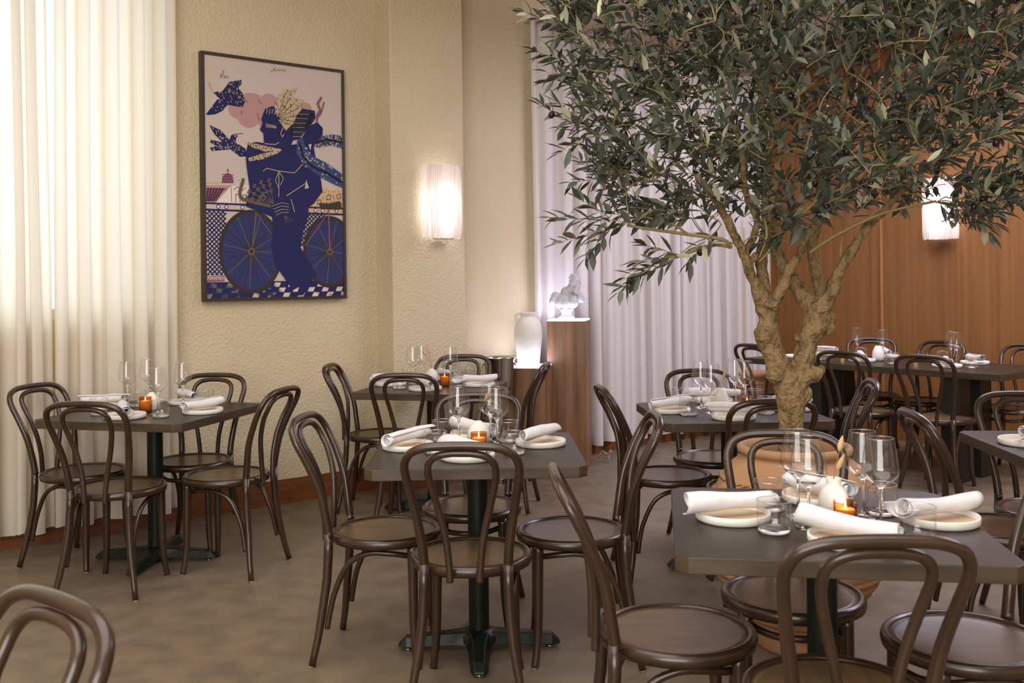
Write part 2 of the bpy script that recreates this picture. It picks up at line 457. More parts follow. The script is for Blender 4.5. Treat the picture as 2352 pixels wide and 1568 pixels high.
ART = dict(
 bird1=[(0.009,0.246),(0.086,0.180),(0.104,0.176),(0.063,0.156),(0.081,0.146),(0.111,0.149),(0.129,0.137),(0.171,0.101),(0.256,0.085),(0.254,0.106),(0.231,0.122),(0.258,0.139),(0.273,0.156),(0.277,0.178),(0.260,0.201),(0.218,0.200),(0.158,0.197),(0.121,0.225),(0.073,0.242),(0.026,0.248)],
 bird2=[(0.032,0.288),(0.108,0.305),(0.167,0.342),(0.179,0.322),(0.203,0.315),(0.227,0.323),(0.215,0.330),(0.209,0.351),(0.275,0.373),(0.287,0.406),(0.238,0.410),(0.172,0.382),(0.047,0.395),(0.033,0.381),(0.077,0.372),(0.034,0.359),(0.042,0.348),(0.119,0.355),(0.060,0.322)],
 head=[(0.389,0.245),(0.415,0.199),(0.466,0.184),(0.517,0.185),(0.673,0.179),(0.786,0.183),(0.792,0.214),(0.751,0.255),(0.697,0.288),(0.670,0.313),(0.618,0.323),(0.604,0.346),(0.463,0.349),(0.406,0.341),(0.403,0.304),(0.378,0.289),(0.399,0.259)],
 torso=[(0.294,0.354),(0.350,0.342),(0.463,0.346),(0.565,0.348),(0.644,0.337),(0.696,0.365),(0.795,0.407),(0.821,0.452),(0.840,0.537),(0.771,0.593),(0.731,0.609),(0.730,0.644),(0.559,0.655),(0.456,0.657),(0.270,0.616),(0.302,0.545),(0.280,0.443),(0.275,0.392)],
 arm=[(0.690,0.304),(0.738,0.256),(0.806,0.232),(0.848,0.257),(0.845,0.288),(0.776,0.342),(0.795,0.415),(0.668,0.412),(0.643,0.367)],
 legs=[(0.456,0.653),(0.733,0.640),(0.688,0.717),(0.667,0.786),(0.791,0.909),(0.724,0.932),(0.617,0.969),(0.592,0.961),(0.478,0.863),(0.451,0.780),(0.468,0.705)],
 shoe=[(0.671,0.931),(0.785,0.901),(0.737,0.947),(0.683,0.994),(0.630,0.996)],
 scarf=[(0.690,0.304),(0.650,0.321),(0.643,0.375),(0.694,0.426),(0.828,0.475),(0.937,0.504),(0.998,0.516),(0.993,0.454),(0.883,0.412),(0.775,0.386),(0.707,0.342)],
 scarf2=[(0.776,0.338),(0.845,0.292),(0.928,0.280),(0.997,0.284),(1.001,0.339),(0.913,0.328),(0.810,0.343)],
 collar=[(0.276,0.347),(0.362,0.351),(0.539,0.365),(0.513,0.381),(0.386,0.416),(0.299,0.426),(0.293,0.413),(0.399,0.388),(0.488,0.375),(0.412,0.380),(0.325,0.367)],
 fan=[(0.485,0.183),(0.518,0.132),(0.577,0.106),(0.655,0.091),(0.635,0.117),(0.622,0.134),(0.707,0.141),(0.667,0.172),(0.689,0.182),(0.649,0.211),(0.626,0.247),(0.567,0.282),(0.516,0.242),(0.497,0.216)],
 roof=[(0.003,0.537),(0.175,0.531),(0.066,0.607),(0.002,0.608)],
 tiles=[(0.007,0.547),(0.141,0.543),(0.055,0.602),(0.006,0.603)],
 house=[(0.069,0.607),(0.175,0.533),(0.297,0.529),(0.289,0.601)],
 dome=[(0.109,0.524),(0.116,0.497),(0.134,0.485),(0.152,0.481),(0.172,0.484),(0.185,0.494),(0.192,0.521)],
 hills=[(0.745,0.540),(0.840,0.529),(0.881,0.520),(0.922,0.530),(0.964,0.521),(0.997,0.532),(1.001,0.630),(0.730,0.636)],
 saddle=[(0.812,0.588),(0.880,0.590),(0.977,0.576),(0.990,0.603),(0.962,0.615),(0.825,0.615)],
 bar=[(0.258,0.500),(0.229,0.562),(0.240,0.585),(0.320,0.598),(0.451,0.612)],
 neck=[(0.397,0.464),(0.423,0.451),(0.511,0.460),(0.628,0.463),(0.688,0.423)],
 tie=[(0.511,0.462),(0.509,0.569)],
 belt=[(0.567,0.564),(0.719,0.502)],
 cuff=[(0.599,0.578),(0.624,0.634)],
 jaw=[(0.412,0.347),(0.488,0.347),(0.514,0.336)],
 eye=[(0.420,0.262),(0.496,0.269)],
 ear=[(0.547,0.270),(0.528,0.297),(0.540,0.312),(0.553,0.300)],
 sig=[(0.456,0.039),(0.495,0.017),(0.482,0.030),(0.501,0.030),(0.514,0.021),(0.520,0.029),(0.533,0.020),(0.543,0.028),(0.553,0.018),(0.561,0.026),(0.572,0.020),(0.563,0.029)],
 num=[(0.103,0.085),(0.112,0.073),(0.116,0.081),(0.108,0.091),(0.128,0.056),(0.130,0.088),(0.142,0.078),(0.141,0.087),(0.150,0.088),(0.157,0.077),(0.162,0.087)],
 sprig=[(0.023,0.110),(0.041,0.111),(0.064,0.149),(0.061,0.162),(0.034,0.136)],
)
A_ = ART
for b in ('bird1', 'bird2'):
    ink(A_[b], BLUE); speckle(A_[b], 60, TAN, .0045, .009)
ink(A_['sprig'], TAN); stroke([(.20, .318), (.262, .31)], .006, TAUPE)
disc(.205, .323, .008, .005, TAN); disc(.205, .323, .004, .0025, DARK)
ink(A_['hills'], SAND); speckle(A_['hills'], 50, TAUPE, .004, .01, .3)
for hx, hy in ((.875, .555), (.955, .548), (.80, .578)):
    ink([(hx, hy), (hx + .03, hy - .004), (hx + .03, hy + .016), (hx, hy + .018)], TAN); stroke([(hx, hy), (hx + .03, hy - .004), (hx + .03, hy + .016), (hx, hy + .018), (hx, hy)], .004, DARK)
ink(A_['roof'], PINK); ink(A_['tiles'], PURPLE); ink(A_['house'], WHITE)
for k in range(6): stroke([(.02 + .02 * k, .545), (.006 + .012 * k, .602)], .006, DARK)
for k in range(5): stroke([(.006, .553 + .011 * k), (.135 - .02 * k, .551 + .011 * k)], .003, DARK)
for x in (.205, .255): stroke([(x, .602), (x, .568), (x + .03, .568), (x + .03, .602)], .005, TAUPE)
stroke([(.175, .533), (.175, .60)], .004, TAUPE); stroke([(.19, .55), (.22, .535), (.25, .552), (.28, .536)], .005, PURPLE)
ink([(.21, .525), (.24, .505), (.30, .505), (.30, .53), (.21, .53)], WHITE)
for k in range(8): stroke([(.225 + .01 * k, .508), (.225 + .01 * k, .528)], .002, TAUPE)
ink(A_['dome'], PURPLE); stroke([(.152, .481), (.152, .463)], .006, PURPLE); stroke([(.142, .47), (.163, .47)], .006, PURPLE)
for k in range(4): stroke([(.112, .518 - .01 * k), (.190, .518 - .01 * k)], .003, DARK)
stroke([(.004, .527), (.105, .522)], .006, SAND)
# railing, lattice, floor pattern
for a0, a1 in ((0, .30), (.70, 1)):
    ink([(a0, .606), (a1, .606), (a1, .613), (a0, .613)], BLUE); ink([(a0, .632), (a1, .632), (a1, .64), (a0, .64)], BLUE)
    for k in range(6):
        x = a0 + .03 + .055 * k
        if x < a1 - .02 and (k % 3): disc(x, .622, .014, .009, BLUE, 20); disc(x, .622, .009, .006, WHITE, 20)
for a0, a1, y0, y1 in ((0, .14, .64, .905), (.62, .86, .64, .78)):
    sp = .030; n = int((a1 - a0 + (y1 - y0) * 1.58) / sp)
    for k in range(n + 1):
        for sg in (1, -1):
            pts = []
            for t in np.linspace(y0, y1, 40):
                x = (a0 + sp * k - (t - y0) * 1.58) if sg > 0 else (a1 - sp * k + (t - y0) * 1.58)
                if a0 <= x <= a1: pts.append((x, t))
            if len(pts) > 1: a = lay[0]; stroke([pts[0], pts[-1]], .008, BLUE); lay[0] = a
    lay[0] += .00003
ink([(0, .910), (.12, .908), (.12, .93), (0, .932)], PURPLE)
for k in range(4): stroke([(.008 + .028 * k, .926), (.008 + .028 * k, .914), (.027 + .028 * k, .914), (.027 + .028 * k, .921), (.018 + .028 * k, .921)], .004, WHITE)
ink([(0, .934), (1, .93), (1, 1), (0, 1)], BLUE)
for r in range(3):
    for k in range(11):
        x = .02 + .11 * k + (.055 if r % 2 else 0) - .02 * r; y = .938 + .022 * r
        ink([(x + .015, y), (x + .06, y), (x + .045, y + .019), (x, y + .019)], WHITE, 0)
lay[0] += .00003
for cx, cy, rx, ry in ((.309, .806, .225, .176), (.892, .804, .205, .16)):
    disc(cx, cy, rx, ry, SPOKE, 60); disc(cx, cy, rx - .024, ry - .016, WHEEL, 60)
    for k in range(30):
        a = 2 * PI * k / 30 + rp_.uniform(-.05, .05)
        stroke([(cx, cy), (cx + (rx - .026) * math.cos(a), cy + (ry - .017) * math.sin(a))], .0055, SPOKE if k % 4 else TAUPE)
    disc(cx, cy, .024, .016, TAUPE, 24); disc(cx, cy, .010, .007, DARK, 16)
stroke([(.345, .64), (.318, .78)], .012, TAUPE); stroke([(.35, .645), (.45, .73)], .008, TAUPE)
stroke([(.885, .615), (.892, .80)], .010, PURPLE); stroke([(.86, .65), (.70, .78)], .006, PURPLE)
ink(A_['saddle'], SPOKE)
for k in range(7): stroke([(.83 + .024 * k, .612), (.845 + .024 * k, .584)], .004, TAUPE)
for b in ('shoe', 'legs', 'torso', 'arm', 'head'): ink(A_[b], BLUE)
ink([(.735, .335), (.76, .33), (.75, .36)], PAPER); ink([(.715, .49), (.735, .525), (.705, .53)], PAPER)
ink([(.60, .20), (.78, .195), (.74, .25), (.66, .30), (.60, .30)], DARK)
for k in range(12):
    y = .192 + .010 * k; stroke([(.62, y + .004), (.75 - .006 * k, y)], .003, TAN if k % 2 else MID)
for k in range(7): stroke([(.405 + .02 * k, .215 + .003 * (k % 3)), (.415 + .02 * k, .195)], .004, TAN)
ink(A_['fan'], TAN)
for k in range(7):
    a = -1.25 + .28 * k
    stroke([(.505, .235), (.515 + .155 * math.cos(a), .225 + .105 * math.sin(a))], .0035, DARK)
speckle(A_['fan'], 60, DARK, .004, .009, .9)
ink(A_['collar'], TAN); speckle(A_['collar'], 60, DARK, .006, .007)
for b in ('scarf', 'scarf2'):
    ink(A_[b], MID); speckle(A_[b], 40, TAN, .013, .008); speckle(A_[b], 60, DARK, .004, .008)
stroke([(.668, .33), (.69, .385), (.76, .43), (.88, .455), (.99, .49)], .018, DARK); stroke([(.79, .325), (.88, .305), (1, .312)], .016, DARK)
stroke([(.80, .232), (.805, .20), (.83, .18), (.81, .15), (.84, .12)], .016, PURPLE); stroke([(.80, .22), (.835, .19), (.86, .14)], .010, PURPLE)
for b in ('neck', 'tie', 'belt', 'cuff', 'jaw', 'ear'): stroke(A_[b], .005, TAN)
for k in range(3): stroke([(.42, .262 + .006 * k), (.496, .268 + .004 * k)], .004, TAN)
stroke([(.511, .462), (.485, .50), (.509, .535)], .004, TAN); stroke([(.511, .462), (.545, .49), (.52, .52)], .004, TAN)
stroke(A_['bar'], .022, TAUPE)
for k in range(5):
    a = -2.95 + .30 * k; x0, y0 = .47, .60
    x1, y1 = x0 + .20 * math.cos(a), y0 + .10 * math.sin(a)
    stroke([(x0, y0), (x1, y1)], .006, TAUPE)
    for t in (.55, .8, 1.):
        px, py = x0 + (x1 - x0) * t, y0 + (y1 - y0) * t
        disc(px, py + .004, .014, .0045, TAUPE, 10); disc(px + .006, py - .005, .012, .004, TAUPE, 10)
disc(.395, .578, .018, .012, TAUPE, 20); disc(.395, .578, .008, .005, DARK, 14)
for k in range(4): stroke([(.455 + .01 * k, .612 + .012 * k), (.53, .595 + .014 * k), (.58, .60 + .012 * k)], .003, TAN)
for k in range(4): stroke([(.545, .65), (.56 + .02 * k, .69 - .006 * k)], .004, TAUPE)
stroke(A_['sig'], .0022, TAUPE); stroke(A_['num'], .0022, TAUPE)
pr = pg.out('print', PM, pic, False)
v, f = boxw(cs0 - .001, cs1 + .001, .006, .0384, cz0 - .001, cz1 + .001)
mk('backing_board', [inv @ p for p in v], f, PM[0], pic, False)

# ---------------------------------------------------------------- wall lamps
def sconce(name, s, n, z, along, out, label):
    base = W(s, n, z); yaw = math.atan2(along.y, along.x)
    t = thing(name, label, 'wall lamp', base, yaw, 'pleated wall lamps')
    rd = random.Random(7); nu, nv = 150, 14; hw, dp, hh = .140, .105, .245
    ph = [rd.uniform(0, 6.28) for _ in range(6)]
    v = []
    for j in range(nv):
        tz = j / (nv - 1)
        for i in range(nu):
            a = PI * i / (nu - 1)
            c, s_ = math.cos(a), math.sin(a)
            ex = .62
            x = hw * math.copysign(abs(c) ** ex, c); y = dp * abs(s_) ** ex
            w = .55 * math.sin(46 * a + ph[0] + 1.6 * math.sin(2.2 * tz + 9 * a)) + .45 * math.sin(71 * a + ph[1] + 2.0 * math.sin(1.7 * tz + 14 * a + ph[2]))
            k = .0085 * w
            pinch = 1 - .05 * (abs(tz - .5) * 2) ** 8
            nx, ny = c, s_
            v.append(((x + nx * k) * pinch, -(y * pinch + .022 + ny * k), (tz - .5) * 2 * hh + .004 * math.sin(23 * a + tz)))
    f = [(j * nu + i, j * nu + i + 1, (j + 1) * nu + i + 1, (j + 1) * nu + i) for j in range(nv - 1) for i in range(nu - 1)]
    mk('lamp_shade', v, f, M['shade'], t)
    v, f = boxg(-.05, .05, -.016, .0, -.09, .09); bevel(mk('backplate', v, f, M['ceramic'], t, False), .004)
    v, f = lathe([(.0, -.012), (.07, -.010), (.085, 0), (.07, .004), (0, .004)], 28)
    mk('bottom_cup', [(p[0], p[1] * .6 - .06, p[2] - hh + .0) for p in v], f, M['ceramic'], t)
    pl = point('lamp_light', (0, -.065, .02), P_SCONCE, (.78, .80, 1.0), .045); pl.parent = t
    pl2 = point('lamp_light', (0, -.065, -.12), P_SCONCE * .4, (.78, .80, 1.0), .03); pl2.parent = t
    return t
sconce('wall_lamp', 2.675, .205, 1.925, DS, DN, 'glowing pleated wall lamp on the stucco pillar beside the print')
sconce('wall_lamp', S_END - .001, 1.70, 1.925, DN, -DS, 'glowing pleated wall lamp on the timber wall, partly behind olive leaves')
# ---------------------------------------------------------------- layout: chairs (x, y, heading) and table settings
SET={
'D':dict(plate=[(0.575,2.583),(0.798,2.337),(1.093,2.521),(0.860,2.783)],tum=[(0.660,2.445),(0.700,2.685),(0.972,2.365),(0.980,2.621)],wine=[(0.922,2.467),(0.747,2.488),(0.754,2.603),(0.900,2.591)],vase=[(0.854,2.622)],can=[(0.864,2.560)],nap=[(0.566,2.490,0.227,0.27),(0.808,2.306,0.227,-0.81),(1.075,2.474,0.285,0.38),(0.797,2.742,0.181,-1.10),]),
'C':dict(plate=[(-0.405,3.739),(0.103,3.782),(-0.166,3.504),(-0.162,4.003)],tum=[(-0.292,3.637),(-0.277,3.935),(-0.001,3.599),(-0.021,3.884)],wine=[(-0.213,3.805),(-0.084,3.857),(-0.063,3.744),(-0.227,3.920)],vase=[(-0.137,3.809)],can=[(-0.130,3.626)],nap=[(-0.390,3.669,0.281,0.97),(0.096,3.722,0.347,0.99),(-0.148,3.419,0.289,-0.85),(-0.144,3.931,0.245,-0.81),]),
'A':dict(plate=[(-1.863,4.695),(-1.539,4.852),(-2.129,5.072),(-1.759,5.198)],tum=[(-2.045,4.833),(-1.973,5.146),(-1.701,4.726),(-1.632,5.167)],wine=[(-2.052,5.207),(-1.996,5.352),(-1.752,4.823),(-1.786,5.274)],vase=[(-1.844,4.995)],can=[(-1.846,4.912)],nap=[(-1.835,4.635,0.365,-1.12),(-1.522,4.775,0.315,1.03),(-2.093,5.047,0.282,-0.10),(-1.736,5.146,0.304,-0.97),]),
'B':dict(plate=[(-0.756,6.038),(-0.516,5.747),(-0.209,5.951),(-0.433,6.345)],tum=[(-0.681,5.858),(-0.662,6.235),(-0.289,6.273)],wine=[(-0.624,6.125),(-0.580,6.252),(-0.389,6.124)],vase=[(-0.511,6.138)],can=[(-0.418,5.975)],nap=[(-0.729,5.808,0.180,0.47),(-0.503,5.653,0.411,-1.17),(-0.197,5.848,0.244,0.56),(-0.444,6.328,0.353,-1.14),]),
'E':dict(plate=[(0.747,4.679),(0.993,4.422),(1.024,5.004),(1.330,4.689)],tum=[(0.816,4.567),(0.869,4.983),(1.165,4.868),(1.181,4.580)],wine=[(0.925,4.824),(0.937,4.631),(1.112,4.907),(1.136,4.804)],vase=[(1.008,4.751)],can=[(1.130,4.739)],nap=[(0.756,4.588,0.233,0.58),(0.978,4.343,0.264,-0.55),(0.981,4.850,0.268,-0.67),(1.294,4.544,0.167,0.52),]),
'F':dict(plate=[(2.669,7.373),(3.062,6.832),(3.428,7.107),(2.304,7.808),(2.653,8.078),(3.066,7.780)],tum=[(2.432,7.615),(2.835,7.744),(2.828,7.193),(3.298,7.320),(3.235,6.809)],wine=[(2.466,7.873),(2.874,7.901),(2.903,7.502),(3.317,7.238),(3.314,7.123)],vase=[(2.829,7.430)],can=[(2.715,7.834),(3.112,7.388)],nap=[(2.594,7.170,0.489,-1.78),(3.026,6.714,0.366,-1.88),(3.389,7.063,0.364,-1.63),None,(2.650,8.096,0.179,-0.99),(2.985,7.549,0.341,-1.76),]),
'G':dict(plate=[(1.920,3.672)],tum=[(2.086,3.955)],wine=[],vase=[],can=[],nap=[(1.920,3.603,0.220,0.52),]),
}
CH={
'A_front':(-1.831,4.547,-6),
'A_left':(-2.160,4.928,-109),
'A_back':(-1.704,5.186,175),
'A_right':(-1.409,4.792,76),
'B_left':(-0.800,6.020,-95),
'B_front':(-0.592,5.679,-2),
'B_back':(-0.355,6.482,183),
'B_right':(-0.115,6.020,79),
'C_left':(-0.483,3.694,-97),
'C_front':(-0.150,3.354,-3),
'C_back':(-0.177,4.064,176),
'C_right':(0.211,3.650,90),
'D_left':(0.428,2.598,-89),
'D_back':(0.815,2.884,168),
'D_front':(0.714,2.206,-1),
'D_right':(1.152,2.508,92),
'E_left':(0.732,4.666,-84),
'E_back':(1.038,5.107,183),
'E_front':(1.058,4.352,3),
'E_right':(1.435,4.820,80),
'F_front1':(2.431,6.822,-45),
'F_front2':(2.809,6.435,-43),
'F_back1':(2.823,7.712,160),
'F_back2':(3.050,7.329,127),
'F_back3':(3.492,6.853,132),
'F_front0':(2.065,7.600,-55),
'G_left':(1.797,3.618,-94),
'G_back':(2.122,3.869,173),
'H':(-0.990,1.500,88),
}
NANG = {('E', 2): -.15}     # headings of single napkins where they differ from the list
NTILT = {}
NOFF = {}
CH['B_back'] = (-.340, 6.370, 180); CH['B_left'] = (-.815, 6.030, -95)
SET['C']['wine'].pop(3); SET['C']['wine'][1] = (-.092, 3.855); SET['C']['tum'][1] = (-.284, 3.928)
SET['E']['tum'][2] = (1.205, 4.885); SET['E']['tum'][1] = (.845, 4.955)
SET['A']['wine'][3] = (-1.720, 5.100); SET['A']['plate'][3] = (-1.745, 5.235); SET['A']['tum'][3] = (-1.615, 5.140)
SET['D']['wine'][3] = (.917, 2.578); SET['D']['tum'][0] = (.648, 2.447)
SET['F']['wine'][4] = (3.285, 7.100)
CH['H'] = (-.935, 1.330, 142)
# ---------------------------------------------------------------- bentwood chairs
def prof(z): return float(np.interp(z, [0, .10, .30, .46, .62, .74, .836, .89], [-.235, -.216, -.190, -.181, -.206, -.252, -.302, -.330]))
def make_chair():
    t = thing('bentwood_chair', 'chair', 'chair')
    # seat
    v, f = lathe([(.205, .430), (.208, .446), (.205, .458), (.197, .464), (.187, .463), (.181, .457), (.178, .430)], 56, True)
    seat = mk('seat', v, f, M['bent'], t)
    v, f = lathe([(0, .4525), (.10, .4530), (.165, .4555), (.1825, .4575), (.1825, .440), (0, .440)], 56)
    mk('seat_panel', v, f, M['seat'], seat); seat.children[0]['label'] = 'olive brown veneer seat panel'
    # back hoop
    H = [(.136, .455), (.141, .53), (.156, .63), (.172, .725), (.181, .79), (.176, .826), (.155, .854), (.11, .871), (.05, .876)]
    P = [(-w, prof(z), z) for w, z in H] + [(0, prof(.877), .877)] + [(w, prof(z), z) for w, z in H[::-1]]
    rr = [.0165, .0158, .015, .014, .0138, .0135, .0135, .0135, .0135]
    v, f = tube(catmull(P, 5), lerp_list(rr + [.0135] + rr[::-1], 5), 14)
    mk('back_hoop', v, f, M['bent'], t)
    I = [(.048, -.2235, .424), (.050, -.2225, .47), (.060, -.222, .56), (.081, -.232, .655), (.101, -.258, .74), (.107, -.281, .785), (.101, -.298, .82), (.076, -.309, .842), (.035, -.313, .851)]
    P = [(-a, b, c) for a, b, c in I] + [(0, -.3135, .852)] + I[::-1]
    v, f = tube(catmull(P, 5), .0118, 12)
    mk('inner_hoop', v, f, M['bent'], t)
    for sx in (-1, 1):
        g = Geo()
        zs = [.475, .40, .30, .20, .10, .05, .006]; xs = [.1365, .1375, .142, .153, .171, .181, .190]
        v, f = tube([(sx * x, prof(z), z) for x, z in zip(xs, zs)], [.0165, .017, .0165, .0155, .014, .0135, .013], 14); g.add(v, f)
        v, f = lathe([(0, 0), (.011, 0), (.011, .008), (0, .008)], 14); g.add(v, f, 1, Matrix.Translation((sx * .190, prof(0), 0)))
        g.out('leg', [M['bent'], M['glide']], t)
        g = Geo()
        v, f = tube(catmull([(sx * .136, .128, .436), (sx * .138, .130, .30), (sx * .141, .132, .15), (sx * .148, .138, .06), (sx * .156, .146, .006)], 4),
                    lerp_list([.0195, .018, .016, .014, .0135], 4), 14); g.add(v, f)
        v, f = lathe([(0, 0), (.011, 0), (.011, .008), (0, .008)], 14); g.add(v, f, 1, Matrix.Translation((sx * .156, .146, 0)))
        g.out('leg', [M['bent'], M['glide']], t)
    B = [(.157, -.186, .13), (.1515, -.176, .19), (.1475, -.155, .27), (.149, -.105, .365), (.152, -.03, .405), (.146, .05, .404), (.122, .105, .392), (.075, .150, .384), (.03, .166, .382)]
    P = [(-a, b, c) for a, b, c in B] + [(0, .168, .382)] + B[::-1]
    v, f = tube(catmull(P, 5), .0105, 10)
    mk('bow_stretcher', v, f, M['bent'], t)
    return t
CHL = {
 'A_front': ('nearest chair at the table by the left curtain, seen from behind', 'A'),
 'A_left': ('chair against the cream curtain on the left, facing the set table', 'A'),
 'A_back': ('far chair at the curtain side table, in front of the bare stucco wall', 'A'),
 'A_right': ('chair facing left towards the curtain side table, back to the framed print wall', 'A'),
 'B_left': ('side-on chair beside the stucco wall, left of the table under the wall lamp', 'B'),
 'B_front': ('chair seen from behind at the table under the pillar wall lamp', 'B'),
 'B_back': ('far chair with its hoop in front of the steel ice bucket', 'B'),
 'B_right': ('side-on chair in front of the low stone jug pedestal', 'B'),
 'C_left': ('side-on chair tucked in left of the central foreground table', 'C'),
 'C_front': ('chair seen square from behind at the front of the central foreground table', 'C'),
 'C_back': ('chair facing the camera across the central foreground table', 'C'),
 'C_right': ('side-on chair right of the central foreground table, its back leaning right', 'C'),
 'D_left': ('large near chair facing the right foreground table from its left', 'D'),
 'D_back': ('chair between the right foreground table and the terracotta tree pot', 'D'),
 'D_front': ('large chair seen from behind at the front of the right foreground table', 'D'),
 'D_right': ('near chair with a reddish sheen on its seat, right of the right foreground table', 'D'),
 'E_left': ('chair in front of the pale pleated curtain, left of the table behind the tree pot', 'E'),
 'E_back': ('far chair at the table behind the olive tree, against the pale curtain', 'E'),
 'E_front': ('chair directly behind the olive trunk, its hoop cut by the trunk', 'E'),
 'E_right': ('chair facing left just right of the olive trunk base', 'E'),
 'F_front0': ('chair at the left end of the long table, half behind the olive trunk', 'F'),
 'F_front1': ('middle chair on the near side of the long table by the timber wall', 'F'),
 'F_front2': ('rightmost chair on the near side of the long table by the timber wall', 'F'),
 'F_back1': ('wall side chair at the long table beside the panel seam and white vase', 'F'),
 'F_back2': ('middle wall side chair at the long table, below the timber wall lamp', 'F'),
 'F_back3': ('wall side chair at the right end of the long table, cut by the picture edge', 'F'),
 'G_left': ('chair facing right towards the table cut off by the right picture edge', 'G'),
 'G_back': ('chair behind the table cut off at the right, seen over its top', 'G'),
 'H': ('blurred chair back close to the camera in the lower left corner', None),
}
GRP = {'A': 'chairs at the curtain side table', 'B': 'chairs at the table under the wall lamp', 'C': 'chairs at the central foreground table',
       'D': 'chairs at the right foreground table', 'E': 'chairs at the table behind the tree', 'F': 'chairs at the long table', 'G': 'chairs at the far right table'}
proto = make_chair(); first = True
for k, (x, y, a) in CH.items():
    lab, gk = CHL[k]; gname = GRP.get(gk)
    if first:
        first = False; proto.location = (x, y, 0); proto.rotation_euler = (0, 0, R(a)); proto['label'] = lab; proto['group'] = gname
    else:
        c = dup(proto, (x, y, 0), R(a), lab, gname)
        if not gname: del c['group']

# ---------------------------------------------------------------- square pedestal tables
def table(key, x, y, yaw, byaw, size, label):
    t = thing('pedestal_table', label, 'table', (x, y, 0), yaw, 'square restaurant tables')
    h = size / 2; c = .030
    poly = [(-h + c, -h), (h - c, -h), (h, -h + c), (h, h - c), (h - c, h), (-h + c, h), (-h, h - c), (-h, -h + c)]
    v, f = prism(poly, .711, .75)
    o = mk('tabletop', v, f, [M['top'], M['edge']], t, False, [1, 0] + [1] * 8)
    bevel(o, .002, 2)
    v, f = lathe([(0, .03), (.0385, .03), (.0385, .70), (0, .70)], 32); sharp(mk('column', v, f, M['iron'], t))
    g = Geo(); v, f = boxg(-.14, .14, -.14, .14, .700, .7105); g.add(v, f); g.out('mounting_plate', M['iron'], t, False)
    v, f = lathe([(0, .03), (.075, .03), (.072, .055), (.055, .068), (.044, .075), (0, .075)], 32)
    hub = sharp(mk('base_hub', v, f, M['iron'], t), 50)
    for k in range(4):
        a = byaw - yaw + k * PI / 2
        xs = [.03, .12, .22, .275, .305]
        wb = [.052, .042, .036, .034, .026]; wt = [.036, .024, .020, .020, .016]; zb = [.022, .020, .016, .014, .014]; zt = [.070, .062, .056, .050, .022]
        v = []; f = []
        for i in range(5):
            v += [(xs[i], -wb[i], zb[i]), (xs[i], -wt[i], zt[i]), (xs[i], wt[i], zt[i]), (xs[i], wb[i], zb[i])]
        for i in range(4):
            for q in range(4):
                f.append((i * 4 + q, i * 4 + (q + 1) % 4, (i + 1) * 4 + (q + 1) % 4, (i + 1) * 4 + q))
        f += [(3, 2, 1, 0), (16, 17, 18, 19)]
        m = Matrix.Rotation(a, 4, 'Z')
        arm = sharp(mk('base_arm', [m @ Vector(p) for p in v], f, M['iron'], t, False)); bevel(arm, .006, 3)
        v, f = lathe([(0, 0), (.016, 0), (.016, .006), (.006, .008), (.006, .02), (0, .02)], 16)
        mk('levelling_foot', [m @ Vector((p[0] + .268, p[1], p[2])) for p in v], f, M['chrome'], arm)
    return t
TB = {'A': (-1.812, 4.945, -14.5, -2, .80, 'set square table beside the cream curtain on the left'),
      'B': (-.488, 5.937, -13.4, -5, .76, 'set square table below the pillar wall lamp'),
      'C': (-.140, 3.712, 1.5, 2, .765, 'set square table in the central foreground'),
      'D': (.800, 2.560, -8.5, -4, .765, 'set square table in the right foreground, before the tree pot'),
      'E': (1.030, 4.690, 3.0, 3, .765, 'set square table behind the olive tree pot'),
      'G': (2.168, 3.606, -4., 0, .765, 'square table cut off by the right picture edge')}
for k, (x, y, a, b, s, l) in TB.items(): table(k, x, y, R(a), R(b), s, l)
# long table by the timber wall: s 5.22-6.02, n .76-2.79
LS0, LS1, LN0, LN1 = 5.225, 6.025, .76, 2.79
lt = thing('long_table', 'long dark set table standing along the timber wall', 'table', W((LS0 + LS1) / 2, (LN0 + LN1) / 2), WYAW)
hs, hn = (LS1 - LS0) / 2, (LN1 - LN0) / 2
v, f = prism([(-hs, -hn), (hs, -hn), (hs, hn), (-hs, hn)], .706, .75)
bevel(mk('tabletop', v, f, [M['top'], M['edge']], lt, False, [1, 0, 1, 1, 1, 1]), .003)
for n in (1.36, 2.42):
    for s in (5.36, 5.66):
        ds, dn = s - (LS0 + LS1) / 2, -(n - (LN0 + LN1) / 2)
        v, f = boxg(ds - .075, ds + .075, dn - .065, dn + .065, 0, .706)
        bevel(mk('post', v, f, M['slab'], lt, False), .004)

# ---------------------------------------------------------------- tableware
def make_plate():
    t = thing('plate', 'plate', 'plate')
    v, f = lathe([(0, .004), (.060, .004), (.066, .0), (.090, .0), (.0965, .004), (.0975, .012), (.0975, .020), (.0955, .023), (.0935, .021), (.0930, .012), (.0905, .009)], 56)
    mk('plate_body', v, f, M['ceramic'], t)
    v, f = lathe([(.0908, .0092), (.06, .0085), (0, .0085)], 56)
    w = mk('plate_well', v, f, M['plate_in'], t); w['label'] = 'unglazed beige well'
    return t
def make_tumbler():
    t = thing('tumbler', 'tumbler', 'tumbler')
    g = Geo()
    v, f = lathe([(.0365, .002), (.0405, .008), (.0418, .03), (.0425, .0795)], 40); g.add(v, f, 0)
    v, f = lathe([(.0425, .079), (.0431, .080), (.0425, .081), (.0419, .080)], 40, True); g.add(v, f, 1)
    g.out('glass_wall', [M['glass'], M['gsolid']], t)
    v, f = lathe([(0, .0), (.035, .0), (.0392, .005), (.0395, .011), (.03, .0085), (0, .008)], 40)
    mk('glass_base', v, f, M['gsolid'], t)
    return t
